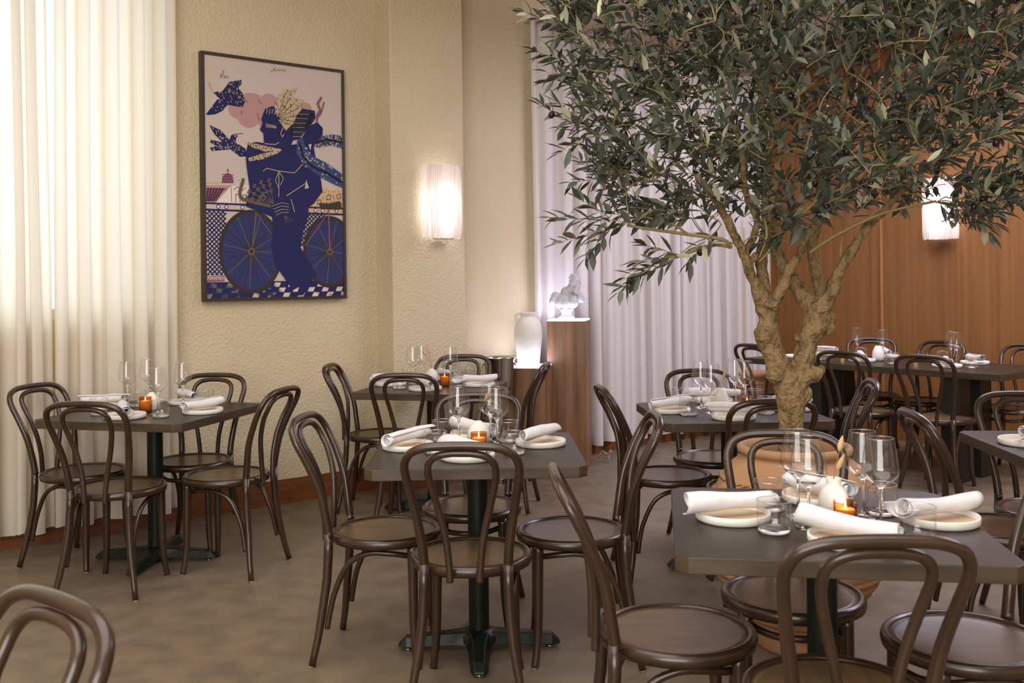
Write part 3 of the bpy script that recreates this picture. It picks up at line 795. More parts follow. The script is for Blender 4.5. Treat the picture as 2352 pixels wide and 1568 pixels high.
def make_wine():
    t = thing('wine_glass', 'wine glass', 'glass')
    g = Geo()
    v, f = lathe([(.0085, .107), (.026, .1165), (.0405, .130), (.0448, .1375), (.0455, .141), (.0445, .155), (.0410, .185), (.0365, .212), (.0342, .228)], 44); g.add(v, f, 0)
    v, f = lathe([(.0342, .2275), (.0347, .2283), (.0342, .2291), (.0337, .2283)], 44, True); g.add(v, f, 1)
    g.out('bowl', [M['glass'], M['gsolid']], t)
    v, f = lathe([(0, .008), (.0075, .010), (.0045, .022), (.0036, .05), (.0038, .085), (.0060, .100), (.0120, .1085), (.0200, .1128), (.0120, .1112), (0, .110)], 24)
    mk('stem', v, f, M['gsolid'], t)
    v, f = lathe([(0, 0), (.033, 0), (.0345, .0012), (.033, .0024), (.015, .006), (.007, .0105), (0, .0105)], 40)
    mk('glass_foot', v, f, M['gsolid'], t)
    return t
def make_napkin(seed, L=.25, r1=.027, taper=.85, name='rolled_napkin'):
    rd = random.Random(seed)
    nt_, nl = 64, 16; turns = 2.6
    v = []
    tip = rd.uniform(.02, .05); side = rd.choice((-1, 1))
    bendv = rd.uniform(-.012, .012)
    for i in range(nt_):
        u = i / (nt_ - 1); a = 2 * PI * turns * u + seed
        rr = .006 + (r1 - .006) * u ** .8
        ext0 = -L / 2 + .010 * math.sin(a * .7 + seed) - (tip * max(0, u - .8) / .2 if side < 0 else 0) + .012 * (1 - u)
        ext1 = L / 2 + .010 * math.sin(a * .6 + 2 * seed) + (tip * max(0, u - .8) / .2 if side > 0 else 0) - .012 * (1 - u)
        for j in range(nl):
            w = j / (nl - 1); x = ext0 + (ext1 - ext0) * w
            k = 1 - (1 - taper) * w + .07 * math.sin(5 * w + seed) - .10 * math.exp(-((w - .5) / .16) ** 2) * (seed % 2)
            k += .02 * math.sin(17 * w + 3 * a + seed)
            v.append((x, rr * k * math.cos(a) * 1.06 + bendv * math.sin(PI * w), rr * k * math.sin(a) * .94 + .004 * math.sin(3 * w + seed)))
    f = [(i * nl + j, i * nl + j + 1, (i + 1) * nl + j + 1, (i + 1) * nl + j) for i in range(nt_ - 1) for j in range(nl - 1)]
    o = mk(name, v, f, M['linen'])
    so = o.modifiers.new('solid', 'SOLIDIFY'); so.thickness = .0022; so.offset = 0
    return o
def make_candle(h, ribs=True):
    t = thing('votive_candle', 'candle', 'candle')
    v, f = lathe([(.0285, .001), (.030, .004), (.030, h)], 96)
    if ribs:
        v2 = []
        for x, y, z in v:
            a = math.atan2(y, x); k = 1 + (.022 * math.cos(32 * a) if .004 < z < h * .99 else 0)
            v2.append((x * k, y * k, z))
        v = v2
    g = Geo(); g.add(v, f, 0)
    v, f = lathe([(.030, h - .001), (.0308, h), (.030, h + .001), (.0292, h)], 64, True); g.add(v, f, 0)
    v, f = lathe([(0, 0), (.0285, 0), (.0285, .004), (0, .004)], 48); g.add(v, f, 0)
    g.out('holder', M['amber'], t)
    w = h - .018
    v, f = lathe([(0, .005), (.0255, .005), (.0255, w - .002), (.022, w), (0, w - .002)], 32); mk('wax', v, f, M['wax'], t)
    v, f = lathe([(0, w), (.0018, w + .003), (.0028, w + .007), (.0016, w + .012), (0, w + .016)], 14); mk('flame', v, f, M['flame'], t)
    return t
def place(first, proto, loc, rz, label, group):
    if not first[0]:
        first[0] = True
        proto.location = loc; proto.rotation_euler = (0, 0, rz); proto['label'] = label; proto['group'] = group
        return proto
    return dup(proto, loc, rz, label, group)
TN = {'A': 'table by the left curtain', 'B': 'table under the pillar lamp', 'C': 'central foreground table', 'D': 'right foreground table',
      'E': 'table behind the olive tree', 'F': 'long table at the timber wall', 'G': 'table cut off at the right'}
TZ = .7505
lc = Vector(((LS0 + LS1) / 2, (LN0 + LN1) / 2))
def fixF(p):                       # keep settings of the long table on its top
    q = Vector((p[0], p[1], 0)) - WB
    s, n = q.dot(DS), q.dot(DN)
    return W(5.225 + (s - 5.225) * .80, n).to_2d()
PL = ['front', 'right', 'left', 'back']
POS = {  # which place each item belongs to, in list order
 'D': dict(plate=['left', 'front', 'right', 'back'], tum=['leftmost', 'back left', 'rightmost', 'back right'], wine=['nearest', 'second nearest, on the left', 'far left', 'far right']),
 'C': dict(plate=['left', 'right', 'front', 'back'], tum=['front left', 'back left', 'front right', 'back right'], wine=['front left', 'back right', 'front right', 'back left']),
 'A': dict(plate=['front', 'right', 'left', 'back'], tum=['leftmost', 'back', 'front', 'rightmost'], wine=['leftmost', 'second from left', 'third from left', 'rightmost']),
 'B': dict(plate=['left', 'front', 'right', 'back'], tum=['leftmost', 'middle', 'rightmost'], wine=['leftmost', 'middle', 'rightmost']),
 'E': dict(plate=['left', 'front', 'back', 'right'], tum=['nearest left', 'far left', 'far', 'nearest right'], wine=['leftmost', 'second from left', 'third from left', 'rightmost']),
 'F': dict(plate=['near middle', 'near right', 'far right', 'near left', 'far left', 'far middle'], tum=['leftmost', 'second from left', 'middle', 'second from right', 'rightmost'],
           wine=['leftmost', 'second from left', 'middle', 'second from right', 'rightmost']),
 'G': dict(plate=['left'], tum=['far'], wine=[]),
}
plate0, tum0, wine0 = make_plate(), make_tumbler(), make_wine()
fp, ft, fwn = [False], [False], [False]
naps = []; nseed = 0
for T_, d_ in SET.items():
    tn = TN[T_]; ps = POS[T_]
    fx = fixF if T_ == 'F' else (lambda p: Vector((p[0], p[1])))
    for i, p in enumerate(d_['plate']):
        q = fx(p)
        place(fp, plate0, (q.x, q.y, TZ), .3 * i, 'low white plate at the %s place of the %s' % (ps['plate'][i], tn), 'white plates')
        nd = d_['nap'][i] if i < len(d_['nap']) else None
        if nd is None: continue
        nseed += 1
        o = make_napkin(nseed, .25 if T_ in 'DEF' else .24, .027 if T_ != 'D' else .029)
        off = NOFF.get((T_, i), (0, 0))
        cxn, cyn = (q.x + off[0], q.y + off[1]) if T_ != 'G' else (q.x + .06, q.y)
        o.location = (cxn, cyn, TZ + .0225 + .0275)
        o.rotation_euler = (0, R(NTILT.get((T_, i), 0)), NANG.get((T_, i), nd[3]))
        tag(o, 'rolled white napkin on the %s plate of the %s' % (ps['plate'][i], tn), 'napkin', 'rolled white napkins')
    for i, p in enumerate(d_['tum']):
        q = fx(p)
        place(ft, tum0, (q.x, q.y, TZ), .4 * i, 'clear straight water tumbler, %s on the %s' % (ps['tum'][i], tn), 'water tumblers')
    for i, p in enumerate(d_['wine']):
        q = fx(p)
        place(fwn, wine0, (q.x, q.y, TZ), .4 * i, 'stemmed wine glass, %s on the %s' % (ps['wine'][i], tn), 'wine glasses')
    for i, p in enumerate(d_['can']):
        q = fx(p); h = .048 if T_ in 'DF' else .075
        if T_ == 'E': h = .055
        c = make_candle(h, T_ in 'CD')
        c.location = (q.x, q.y, TZ); c['group'] = 'amber votive candles'
        c['label'] = 'lit amber votive candle on the %s' % tn + (', %s' % ('left', 'right')[i] if T_ == 'F' else '')
        pl = point('candle_light', (0, 0, h + .012), P_CANDLE, (1., .68, .38), .006); pl.parent = c
VP = {'A': [(0, 0), (.030, 0), (.036, .006), (.038, .03), (.036, .055), (.024, .076), (.014, .083), (.0125, .090), (.010, .088), (.010, .06), (0, .02)],
      'B': [(0, 0), (.028, 0), (.038, .012), (.044, .035), (.041, .058), (.028, .080), (.011, .092), (.007, .094), (.005, .09), (0, .04)],
      'D': [(0, 0), (.036, 0), (.039, .004), (.0395, .035), (.038, .052), (.030, .070), (.020, .080), (.0185, .088), (.0205, .097), (.0185, .098), (.016, .088), (.015, .06), (0, .02)],
      'E': [(0, 0), (.038, 0), (.041, .005), (.039, .03), (.031, .065), (.022, .092), (.018, .104), (.016, .104), (.016, .08), (0, .03)],
      'F': [(0, 0), (.030, 0), (.040, .012), (.0445, .035), (.041, .07), (.030, .098), (.021, .113), (.018, .114), (.018, .09), (0, .04)]}
VP['C'] = VP['B']
VLAB = {'A': 'small white rounded bud vase behind the candle on the table by the left curtain', 'B': 'white egg shaped bud vase on the table under the pillar lamp',
        'C': 'white egg shaped bud vase behind the candle on the central foreground table', 'D': 'white bottle vase with a flared neck on the right foreground table',
        'E': 'white tapered cone vase on the table behind the olive tree', 'F': 'white round shouldered vase on the long table at the timber wall'}
for k in 'ABCDEF':
    q = fixF(SET['F']['vase'][0]) if k == 'F' else Vector(SET[k]['vase'][0])
    v, f = lathe(VP[k], 40)
    tag(mk('bud_vase', v, f, M['ceramic'], loc=(q.x, q.y, TZ)), VLAB[k], 'vase')
# dried grass heads standing in the vases: base point, tip point
def grass(k, tip, label, head=.034, r=.008):
    q = fixF(SET['F']['vase'][0]) if k == 'F' else Vector(SET[k]['vase'][0])
    b = Vector((q.x, q.y, TZ + .025)); tp = Vector((q.x + tip[0], q.y + tip[1], TZ + tip[2]))
    mid = Vector((q.x, q.y, TZ + VP[k][-3][1] + .01)) + (tp - Vector((q.x, q.y, TZ + .1))) * .12
    t = thing('dried_grass', label, 'dried flower', b, 0, 'dried bunny tail stems')
    path = catmull([Vector((0, 0, 0)), mid - b, (mid - b) * .45 + (tp - b) * .55, tp - b], 6)
    v, f = tube(path, .0011, 6); mk('stalk', v, f, M['stalk'], t)
    dr = (path[-1] - path[-5]).normalized(); e = path[-1] + dr * head
    hp = [path[-1].lerp(e, i / 8) for i in range(9)]
    v, f = tube(hp, [r * x for x in (.25, .7, .95, 1, .95, .85, .65, .4, .1)], 12); mk('seed_head', v, f, M['bunny'], t)
grass('D', (.020, .012, .165), 'tan dried grass head leaning behind the wine glass on the right foreground table', .045)
grass('D', (.008, -.004, .118), 'pale dried grass head just above the bottle vase on the right foreground table', .05, .007)
grass('E', (.010, 0, .150), 'single tan dried grass head above the cone vase behind the tree', .045, .007)
grass('B', (-.035, 0, .175), 'left dried grass head seen through a glass under the pillar lamp', .05)
grass('B', (-.012, .01, .185), 'right dried grass head seen beside a glass under the pillar lamp', .045)
grass('C', (.030, -.028, .175), 'tan dried grass head behind the right glasses on the central foreground table', .045)
# ---------------------------------------------------------------- ice bucket on a stand
t = thing('ice_bucket', 'polished steel ice bucket beside the low stone jug pedestal', 'ice bucket', (-.095, 6.775, .607))
v, f = lathe([(0, .004), (.080, .0), (.085, .004), (.088, .03), (.106, .235), (.117, .247), (.120, .252), (.116, .255), (.104, .240), (.085, .03), (.08, .012), (0, .012)], 56)
mk('bucket_body', v, f, M['chrome'], t)
for sx in (-1, 1):
    v, f = tube([(sx * .103, 0, .205), (sx * .118, 0, .205)], .009, 12); k = mk('knob', v, f, M['chrome'], t)
    v, f = lathe([(.019 + .0022 * math.cos(a), .0022 * math.sin(a)) for a in [i * PI / 4 for i in range(8)]], 24, True)
    m = Matrix.Translation((sx * .116, 0, .188)) @ Matrix.Rotation(R(90), 4, 'Y')
    mk('ring_handle', [m @ Vector(p) for p in v], f, M['chrome'], k)
t = thing('bucket_stand', 'slim steel stand carrying the ice bucket', 'stand', (-.095, 6.775, 0))
v, f = lathe([(0, 0), (.125, 0), (.125, .008), (.02, .018), (.010, .03), (.009, .58), (.05, .598), (.086, .600), (.086, .6045), (0, .6045)], 40)
sharp(mk('stand_pole', v, f, M['chrome'], t))

# ---------------------------------------------------------------- pedestals with lit tops
PY = R(-12)
def pedestal(x, y, w, h, label):
    t = thing('display_pedestal', label, 'pedestal', (x, y, 0), PY, 'walnut display pedestals')
    a = w / 2
    v, f = boxg(-a, a, -a, a, 0, h - .010); bevel(mk('pedestal_body', v, f, M['walnut'], t, False), .002)
    v, f = boxg(-a + .004, a - .004, -a + .004, a - .004, h - .010, h)
    p = bevel(mk('lit_top', v, f, M['panel'], t, False), .002); p['label'] = 'glowing white acrylic top'
    l = bpy.data.lights.new('top_light', 'AREA'); l.shape = 'SQUARE'; l.size = w - .02; l.energy = P_PED; l.color = (.72, .72, 1.0)
    lo = bpy.data.objects.new('top_light', l); COL.objects.link(lo); lo.parent = t; lo.location = (0, 0, h + .004); lo.rotation_euler = (PI, 0, 0)
    return t
pedestal(.418, 7.275, .285, 1.097, 'tall walnut pedestal with a lit top under the glass bust')
pedestal(.107, 7.030, .300, .780, 'low walnut pedestal with a lit top under the white stone jug')
# jug
jp = [(0, .0), (.074, .0), (.077, .006), (.082, .05), (.090, .11), (.098, .17), (.1015, .215), (.099, .255), (.088, .295), (.068, .322), (.054, .334), (.0515, .342), (.054, .352), (.060, .366), (.060, .372), (.054, .373), (.048, .352), (.046, .335), (.06, .31), (.085, .25), (.07, .06), (0, .02)]
P = catmull([(r, 0, z) for r, z in jp[1:12]], 10)
pp = [(0, 0)] + [(p.x + .0007 * math.sin(p.z * 420) * (1 if .03 < p.z < .27 else 0), p.z) for p in P] + jp[12:]
t = thing('stone_jug', 'tall white stoneware jug with one handle on the low lit pedestal', 'jug', (.112, 7.03, .786), 0)
v, f = lathe(pp, 56); mk('jug_body', v, f, M['ceramic'], t)
v, f = tube(catmull([(-.052, -.0, .362), (-.074, -.0, .366), (-.088, -.0, .350), (-.089, -.0, .318), (-.081, -.0, .288)], 6), .0085, 10); mk('jug_handle', v, f, M['ceramic'], t)

# ---------------------------------------------------------------- glass bust
t = thing('glass_bust', 'frosted glass bust of a bearded man on the tall lit pedestal', 'bust', (.405, 7.26, 1.1035), R(-6))
bm = bmesh.new()
def ell(c, r, rot=(0, 0, 0), seg=20):
    m = Matrix.Translation(c) @ Matrix.Rotation(R(rot[2]), 4, 'Z') @ Matrix.Rotation(R(rot[1]), 4, 'Y') @ Matrix.Rotation(R(rot[0]), 4, 'X') @ Matrix.Diagonal((*r, 1))
    bmesh.ops.create_uvsphere(bm, u_segments=seg, v_segments=seg // 2 + 2, radius=1, matrix=m)
ell((-.035, -.008, .122), (.060, .046, .052), (0, -8, 0)); ell((.042, -.022, .118), (.046, .036, .044)); ell((-.012, -.026, .112), (.045, .034, .044))
ell((-.030, .012, .150), (.075, .042, .040), (0, -22, 0)); ell((.050, .008, .150), (.058, .036, .034), (0, 12, 0))
ell((-.084, 0, .158), (.036, .034, .040)); ell((-.104, -.004, .132), (.028, .026, .034), (0, 25, 0)); ell((.098, -.006, .152), (.030, .030, .036)); ell((.112, -.010, .138), (.022, .022, .024))
ell((.0, .012, .188), (.048, .036, .046), (0, 32, 0)); ell((.028, .006, .216), (.034, .032, .050), (0, 24, 0))
ell((.062, -.004, .276), (.037, .042, .046), (0, 10, 0)); ell((.058, .004, .295), (.038, .040, .032)); ell((.045, .012, .268), (.030, .036, .040))
ell((.078, -.018, .262), (.026, .026, .034)); ell((.102, -.030, .262), (.0075, .0075, .012), (0, -18, 0)); ell((.090, -.026, .280), (.016, .018, .007))
ell((.093, -.030, .243), (.010, .012, .006)); ell((.092, -.030, .2365), (.009, .011, .005))
rd = random.Random(4)
for k in range(46):
    a = rd.uniform(-1.9, 1.3); z = rd.uniform(.185, .240)
    ell((.066 + .026 * math.cos(a) * (z - .15) / .09, -.016 + .028 * math.sin(a) * (z - .15) / .09, z), (.0085, .0085, .011), (rd.uniform(-30, 30), rd.uniform(-30, 30), 0), 8)
ell((.068, -.016, .214), (.024, .025, .034))
for k in range(60):
    a = rd.uniform(0, 2 * PI); b = rd.uniform(.1, 1.35)
    ell((.056 + .038 * math.cos(a) * math.sin(b), .004 + .042 * math.sin(a) * math.sin(b), .288 + .040 * math.cos(b)), (.0085, .0085, .0065), (0, 0, rd.uniform(0, 180)), 8)
ell((.055, -.038, .262), (.008, .006, .013))
me = bpy.data.meshes.new('bust_figure'); bm.to_mesh(me); bm.free(); me.materials.append(M['frost'])
o = bpy.data.objects.new('bust_figure', me); COL.objects.link(o); o.parent = t
rm = o.modifiers.new('fuse', 'REMESH'); rm.mode = 'VOXEL'; rm.voxel_size = .0032; rm.use_smooth_shade = True
sm = o.modifiers.new('smooth', 'SMOOTH'); sm.iterations = 1; sm.factor = .4
g = Geo()
for i, (w0, z0, w1, z1) in enumerate(((.058, 0, .058, .010), (.056, .010, .036, .026), (.036, .026, .032, .042), (.032, .042, .044, .056), (.044, .056, .046, .070))):
    v = [(sx * w, sy * w * .8, z) for w, z in ((w0, z0), (w1, z1)) for sx, sy in ((-1, -1), (1, -1), (1, 1), (-1, 1))]
    f = [(0, 1, 5, 4), (1, 2, 6, 5), (2, 3, 7, 6), (3, 0, 4, 7), (3, 2, 1, 0), (4, 5, 6, 7)]
    g.add(v, f)
so = g.out('socle', M['frost'], t, False); so.location = (-.004, 0, 0); bevel(so, .002)

# ---------------------------------------------------------------- terracotta pots
PX, PYY = 1.058, 3.700
t = thing('terracotta_pot', 'big ribbed terracotta pot holding the olive tree', 'pot', (PX, PYY, 0))
base = [(0, 0), (.140, 0), (.146, .01), (.152, .04), (.158, .075), (.172, .100)]
z = .100; r = .172; rib = []
body = [(.172, .10), (.215, .155), (.262, .215), (.295, .265), (.318, .32), (.331, .39), (.333, .45), (.322, .52), (.302, .575), (.270, .635), (.238, .680), (.205, .704)]
bp = catmull([(a, 0, b) for a, b in body], 12)
bpz = []
for p in bp:
    k = 0
    if .10 < p.z < .31: k = .007 * abs(math.sin((p.z - .10) / .035 * PI)) - .004
    bpz.append((p.x + k, p.z))
prof_ = base + bpz[1:] + [(.196, .712), (.192, .718), (.199, .724), (.2095, .732), (.212, .744), (.207, .755), (.196, .758), (.186, .752), (.180, .735), (.178, .69), (.24, .60), (.2, .2), (0, .1)]
v, f = lathe(prof_, 96); mk('pot_body', v, f, M['terra'], t)
for zc, rc in ((.632, .2735), (.575, .3035)):
    g = Geo()
    for s_ in (0, PI):
        pth = [((rc + .003 * math.cos(26 * a + s_)) * math.cos(a), (rc + .003 * math.cos(26 * a + s_)) * math.sin(a), zc + .005 * math.sin(26 * a + s_)) for a in np.linspace(0, 2 * PI, 261)]
        v, f = tube(pth, .0042, 6); g.add(v, f)
    g.out('rope_band', M['terra'], t)
v, f = lathe([(.160 + .011 * math.cos(a), .083 + .012 * math.sin(a)) for a in [i * PI / 6 for i in range(12)]], 72, True)
mk('iron_ring', v, f, M['blackband'], t)
v, f = lathe([(.184, .705), (.13, .722), (.06, .728), (0, .728)], 48)
mk('potting_soil', v, f, M['soil'], t)
# second pot beyond
t = thing('terracotta_pot', 'second terracotta pot behind the olive trunk near the pale curtain', 'pot', (2.08, 8.27, 0))
body = [(.12, 0), (.135, .06), (.175, .18), (.200, .30), (.205, .38), (.195, .46), (.175, .515), (.163, .53)]
bp = [(p.x + (.004 * math.sin(p.z * 150) if p.z > .2 else 0), p.z) for p in catmull([(a, 0, b) for a, b in body], 12)]
v, f = lathe([(0, 0)] + bp + [(.16, .54), (.163, .555), (.176, .562), (.178, .572), (.176, .59), (.168, .594), (.158, .585), (.15, .54), (.18, .38), (.1, .1), (0, .1)], 64)
mk('pot_body', v, f, M['terra'], t)
pth = [((.204 + .002) * math.cos(a), .206 * math.sin(a), .40 + .008 * math.sin(28 * a)) for a in np.linspace(0, 2 * PI, 240)]
v, f = tube(pth, .004, 6); mk('rope_band', v, f, M['terra'], t)

# ---------------------------------------------------------------- loose clear cord on the floor by the curtain
rd = random.Random(12); pts = []
p0 = Vector((.60, 7.42, .006)); d1 = Vector((.72, .30, 0))
for k in range(44):
    tt = k / 43
    pts.append(p0 + d1 * tt * .75 + Vector((.05 * math.sin(9 * tt + 1), .06 * math.sin(23 * tt) + rd.uniform(-.02, .02), .004 + .055 * abs(math.sin(13 * tt + .6)) * (1 - .5 * tt) + .018 * abs(math.sin(31 * tt)))))
v, f = tube(catmull(pts, 4), .0055, 8)
tag(mk('power_cord', v, f, M['gsolid']), 'crumpled clear plastic cord on the floor beside the tall pedestal', 'cord')

# ---------------------------------------------------------------- olive tree
tree = thing('olive_tree', 'large olive tree with a forked trunk growing in the big terracotta pot', 'tree', (PX, PYY, .70))
SC = 1.0 / 608.0
def tp(px, py, dy=0.):            # trunk points laid out on the plane of the pot, dy = depth behind it
    k = (PYY + dy) / 3.7
    x, d = (px - 1176) / FPX, (py - 645) / FPX
    a = x * cr - d * sr_; dn = x * sr_ + d * cr
    return Vector((a * 3.7 * k, 3.7 * k, CAMH - dn * 3.7 * k)) - Vector((PX, PYY, .70))
LIMBS = [
 [(1818, 1040, 30, 0), (1817, 985, 27, 0), (1817, 940, 31, 0), (1816, 905, 36, 0), (1806, 872, 33, 0), (1790, 845, 28, .01), (1772, 800, 25, .02), (1763, 768, 28, .02), (1766, 733, 24, .02), (1760, 703, 27, .02), (1742, 672, 15, 0), (1733, 645, 12, 0), (1722, 625, 12, 0), (1706, 577, 11, -.02), (1686, 540, 10, -.04), (1668, 500, 10, -.06), (1640, 455, 8, -.08), (1600, 400, 7, -.1)],
 [(1816, 905, 30, 0), (1836, 868, 28, 0), (1846, 822, 24, 0), (1858, 780, 23, -.01), (1874, 745, 28, -.01), (1874, 716, 30, 0), (1852, 690, 21, .03), (1830, 657, 18, .06), (1800, 614, 16, .10), (1784, 577, 15, .13), (1772, 545, 14, .16), (1760, 480, 13, .2), (1765, 400, 11, .22), (1755, 300, 9, .25), (1745, 180, 7, .25)],
 [(1762, 712, 20, .03), (1754, 665, 15, .06), (1751, 630, 14, .08), (1749, 590, 14, .09), (1760, 530, 13, .1), (1778, 440, 11, .08), (1790, 330, 9, .06), (1770, 200, 8, .05), (1760, 80, 6, 0)],
 [(1768, 705, 18, -.03), (1788, 676, 13, -.05), (1804, 645, 12, -.06), (1816, 612, 11, -.06), (1838, 586, 10, -.06), (1843, 556, 10, -.07), (1872, 520, 10, -.08), (1900, 470, 9, -.1), (1960, 420, 8, -.12), (2050, 340, 6, -.15)],
 [(1880, 715, 20, .03), (1886, 682, 14, .06), (1878, 645, 14, .09), (1871, 603, 14, .11), (1865, 560, 13, .13), (1880, 500, 12, .14), (1890, 400, 10, .15), (1930, 280, 8, .15), (1950, 130, 6, .1)],
 [(1880, 712, 24, -.02), (1903, 682, 17, -.04), (1917, 651, 17, -.05), (1928, 621, 12, -.06), (1946, 592, 13, -.06), (1967, 560, 10, -.05), (1992, 520, 10, -.04), (2020, 494, 9, -.03), (2080, 430, 8, 0), (2170, 350, 6, .05)],
 [(1706, 577, 9, -.02), (1722, 560, 9, 0), (1735, 530, 9, .02), (1738, 500, 8, .03), (1712, 440, 8, .05), (1700, 330, 7, .05), (1650, 200, 6, 0)],
]
g = Geo()
def limb_path(L, n=5):
    P = catmull([tp(a, b, d) for a, b, r, d in L], n)
    rr = lerp_list([r * SC for a, b, r, d in L], n)
    return P, rr
limb_pts = []
for i, L in enumerate(LIMBS):
    P, rr = limb_path(L)
    rr = [r * (1 + .10 * mnoise.noise(p * 22 + Vector((i, 0, 0)))) for p, r in zip(P, rr)]
    v, f = tube(P, rr, 16); g.add(v, f)
    k0 = int(len(P) * .55)
    limb_pts += [P[k] for k in range(k0, len(P))]
for (a, b, r, d) in ((1868, 860, 20, -.02), (1884, 850, 12, -.02), (1757, 768, 26, 0), (1833, 775, 10, -.02), (1795, 646, 10, -.02), (1780, 860, 22, -.03), (1905, 730, 16, .02), (1902, 755, 18, 0), (1845, 905, 22, 0), (1720, 605, 12, -.02), (1735, 590, 12, 0)):
    bm = bmesh.new(); bmesh.ops.create_icosphere(bm, subdivisions=2, radius=r * SC, matrix=Matrix.Translation(tp(a, b, d)))
    g.add([q.co for q in bm.verts], [tuple(x.index for x in q.verts) for q in bm.faces]); bm.free()
tr = g.out('trunk', M['bark'], tree)
rm = tr.modifiers.new('fuse', 'REMESH'); rm.mode = 'VOXEL'; rm.voxel_size = .0052; rm.use_smooth_shade = True
sm = tr.modifiers.new('smooth', 'SMOOTH'); sm.iterations = 2
tx = bpy.data.textures.new('bark_relief', 'CLOUDS'); tx.noise_scale = .028; tx.noise_depth = 3
dm = tr.modifiers.new('relief', 'DISPLACE'); dm.texture = tx; dm.strength = .011; dm.mid_level = .5

CROWN = [(1300, -260), (1250, -60), (1250, 30), (1330, 120), (1262, 168), (1300, 235), (1285, 330), (1340, 400), (1420, 430), (1500, 500), (1640, 500), (1700, 470), (1760, 530), (1850, 520), (1890, 460), (1980, 470), (2080, 465), (2150, 460), (2250, 500), (2300, 480), (2350, 430), (2380, 300), (2420, 100), (2400, -100), (2300, -260)]
def inside(poly, x, y):
    r = False; j = len(poly) - 1
    for i in range(len(poly)):
        (xi, yi), (xj, yj) = poly[i], poly[j]
        if (yi > y) != (yj > y) and x < (xj - xi) * (y - yi) / (yj - yi) + xi: r = not r
        j = i
    return r
rd = random.Random(2024)
sprays = []     # (base, direction, length)
ctr = tp(1815, 420)
while len(sprays) < N_SPRAY:
    x, y = rd.uniform(1240, 2420), rd.uniform(-260, 535)
    if not inside(CROWN, x, y): continue
    e = ((x - 1830) / 600) ** 2 + ((y - 130) / 430) ** 2
    if rd.random() < .30 * e: continue
    dep = .70 * math.sqrt(max(.06, 1 - min(e, 1))) * rd.uniform(-1, 1)
    p = tp(x, y, 0) * 1.0
    p = Vector((p.x, p.y + dep, p.z))
    d = (p - ctr); d.z = d.z * .8 + .18; d.normalize()
    d = (d * .75 + Vector((rd.gauss(0, .34), rd.gauss(0, .34), rd.gauss(.05, .34)))).normalized()
    sprays.append((p - d * .12, d, rd.uniform(.17, .27)))
def px_spray(x0, y0, x1, y1, dy, n=1):
    a, b = tp(x0, y0, dy), tp(x1, y1, dy)
    sprays.append((a, (b - a).normalized(), (b - a).length))
HAND = [(1450, 515, 1270, 495), (1430, 520, 1280, 555), (1400, 500, 1330, 455), (1520, 510, 1400, 485), (1400, 530, 1345, 590), (1560, 590, 1460, 600), (1540, 600, 1430, 655), (1560, 585, 1480, 560), (1500, 610, 1425, 640), (1480, 625, 1422, 668), (1560, 500, 1440, 470),
        (2200, 470, 2290, 515), (2180, 455, 2270, 470), (2230, 480, 2280, 540), (2270, 420, 2345, 440), (2290, 400, 2350, 380), (2150, 465, 2240, 500), (1800, 540, 1730, 560), (1830, 520, 1770, 545), (1860, 535, 1800, 500), (1630, 545, 1580, 600), (1345, 100, 1255, 15), (1330, 60, 1270, 90), (1340, 170, 1258, 185), (1330, 330, 1285, 350)]
for h in HAND: px_spray(*h, rd.uniform(-.18, .02))
# twigs
tw = Geo()
def twig(a, b, r0, r1, sag=.0):
    m = a.lerp(b, .5) + Vector((rd.gauss(0, .02), rd.gauss(0, .02), sag))
    v, f = tube(catmull([a, m, b], 3), lerp_list([r0, (r0 + r1) / 2, r1], 3), 5, False); tw.add(v, f)
LP = list(limb_pts)
for a, b, r0, r1 in [((1678, 568), (1580, 538), 5, 4), ((1580, 538), (1440, 517), 4, 3), ((1580, 538), (1480, 498), 3, 2), ((1678, 568), (1640, 563), 4, 4), ((1640, 563), (1550, 592), 4, 3), ((1640, 563), (1575, 580), 3, 2),
                     ((1860, 580), (1960, 520), 4, 4), ((1960, 520), (2150, 462), 4, 3), ((1745, 600), (1780, 545), 3, 2), ((1930, 590), (1935, 500), 3, 2), ((1745, 590), (1755, 500), 3, 3), ((1820, 560), (1760, 530), 2, 2)]:
    twig(tp(*a, -.06), tp(*b, -.08), r0 * SC, r1 * SC, .005)
lv = []; lt_ = []
def leaf(base, d, up, L, wd, bend):
    d = d.normalized(); side = d.cross(up)
    if side.length < 1e-3: side = Vector((1, 0, 0))
    side.normalize(); nrm = side.cross(d)
    pts = []
    for t_, w_ in ((0, .12), (.3, .85), (.62, .95), (1, .05)):
        c = base + d * (L * t_) - nrm * (bend * L * t_ * t_)
        pts += [c - side * (wd * w_) + nrm * (wd * w_ * .35), c, c + side * (wd * w_) + nrm * (wd * w_ * .35)]
    lv.append(pts)
    q = rd.random()
    lt_.append(rd.uniform(0, .42) if q < .66 else (rd.uniform(.42, .75) if q < .9 else rd.uniform(.8, 1)))
olive_spots = []
sprays.sort(key=lambda q: min((w - q[0]).length for w in limb_pts))
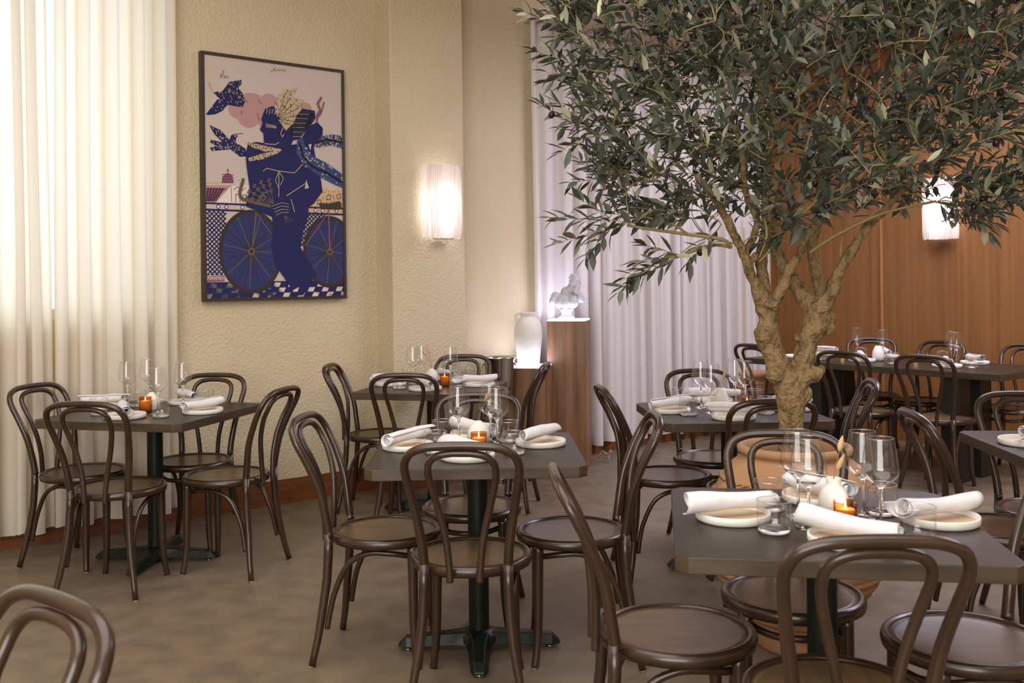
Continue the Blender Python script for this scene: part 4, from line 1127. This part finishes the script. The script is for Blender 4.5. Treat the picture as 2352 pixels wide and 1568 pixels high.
for b, d, L in sprays:
    near = min(LP, key=lambda q: (q - b).length + .25 * max(0, -(b - q).normalized().dot(d)) * (q - b).length)
    far = (near - b).length
    if far < .9:
        twig(near, b, .0026 + .002 * min(far, .5), .0019, .012)
        for w in (.4, .7): LP.append(near.lerp(b, w) + Vector((rd.gauss(0, .01), rd.gauss(0, .01), rd.gauss(0, .01))))
    LP.append(b.copy())
    end = b + d * L + Vector((0, 0, -.03 * L))
    twig(b, end, .0019, .0009, .006)
    nl = int(L / .25 * rd.uniform(16, 21))
    ref = Vector((rd.gauss(0, 1), rd.gauss(0, 1), rd.gauss(0, 1))).cross(d).normalized()
    for k in range(nl):
        t_ = (k + .3) / nl
        base = b.lerp(end, t_)
        a = (k % 2) * PI + (k // 2) * 1.4 + rd.gauss(0, .35)
        o_ = Matrix.Rotation(a, 3, d) @ ref
        dd = (d * rd.uniform(.55, 1.0) + o_ * rd.uniform(.55, .95) + Vector((0, 0, rd.gauss(-.10, .18))))
        leaf(base, dd, Vector((rd.gauss(0, .45), rd.gauss(0, .45), 1)), rd.uniform(.054, .088), rd.uniform(.0088, .0136), rd.uniform(-.1, .28))
    leaf(end, d, Vector((0, 0, 1)), .06, .009, .1)
    if rd.random() < .4: olive_spots.append(b.lerp(end, rd.uniform(.35, .9)) + Vector((rd.gauss(0, .006), rd.gauss(0, .006), -.014)))
tw.out('twigs', M['twig'], tree)['kind'] = 'stuff'
nL = len(lv)
V = np.array([tuple(p) for q in lv for p in q], dtype=np.float32)
fi = []
for r_ in range(3):
    for c_ in range(2):
        k = r_ * 3 + c_; fi.append((k, k + 1, k + 4, k + 3))
fi = np.array(fi); F = (fi[None] + (np.arange(nL) * 12)[:, None, None]).reshape(-1, 4)
me = bpy.data.meshes.new('foliage')
me.vertices.add(len(V)); me.vertices.foreach_set('co', V.ravel())
me.loops.add(F.size); me.loops.foreach_set('vertex_index', F.ravel().astype(np.int32))
me.polygons.add(len(F)); me.polygons.foreach_set('loop_start', np.arange(0, F.size, 4, dtype=np.int32))
me.update(calc_edges=True)
at = me.attributes.new('tint', 'FLOAT', 'POINT'); at.data.foreach_set('value', np.repeat(np.array(lt_, dtype=np.float32), 12))
me.materials.append(M['leaf'])
me.polygons.foreach_set('use_smooth', [True] * len(F))
fo = bpy.data.objects.new('foliage', me); COL.objects.link(fo); fo.parent = tree; fo['kind'] = 'stuff'
# olives: keep those nearest the camera
olive_spots.sort(key=lambda p: p.y)
v, f = lathe([(0, -.015), (.007, -.012), (.0112, -.0045), (.0115, .0035), (.0075, .012), (0, .015)], 14)
o0 = None
for p in olive_spots[:95]:
    if o0 is None: o0 = mk('olive', v, f, M['olive'], tree); o = o0
    else: o = o0.copy(); COL.objects.link(o); o.parent = tree
    o.location = p; o.rotation_euler = (rd.uniform(-.7, .7), rd.uniform(-.7, .7), 0)
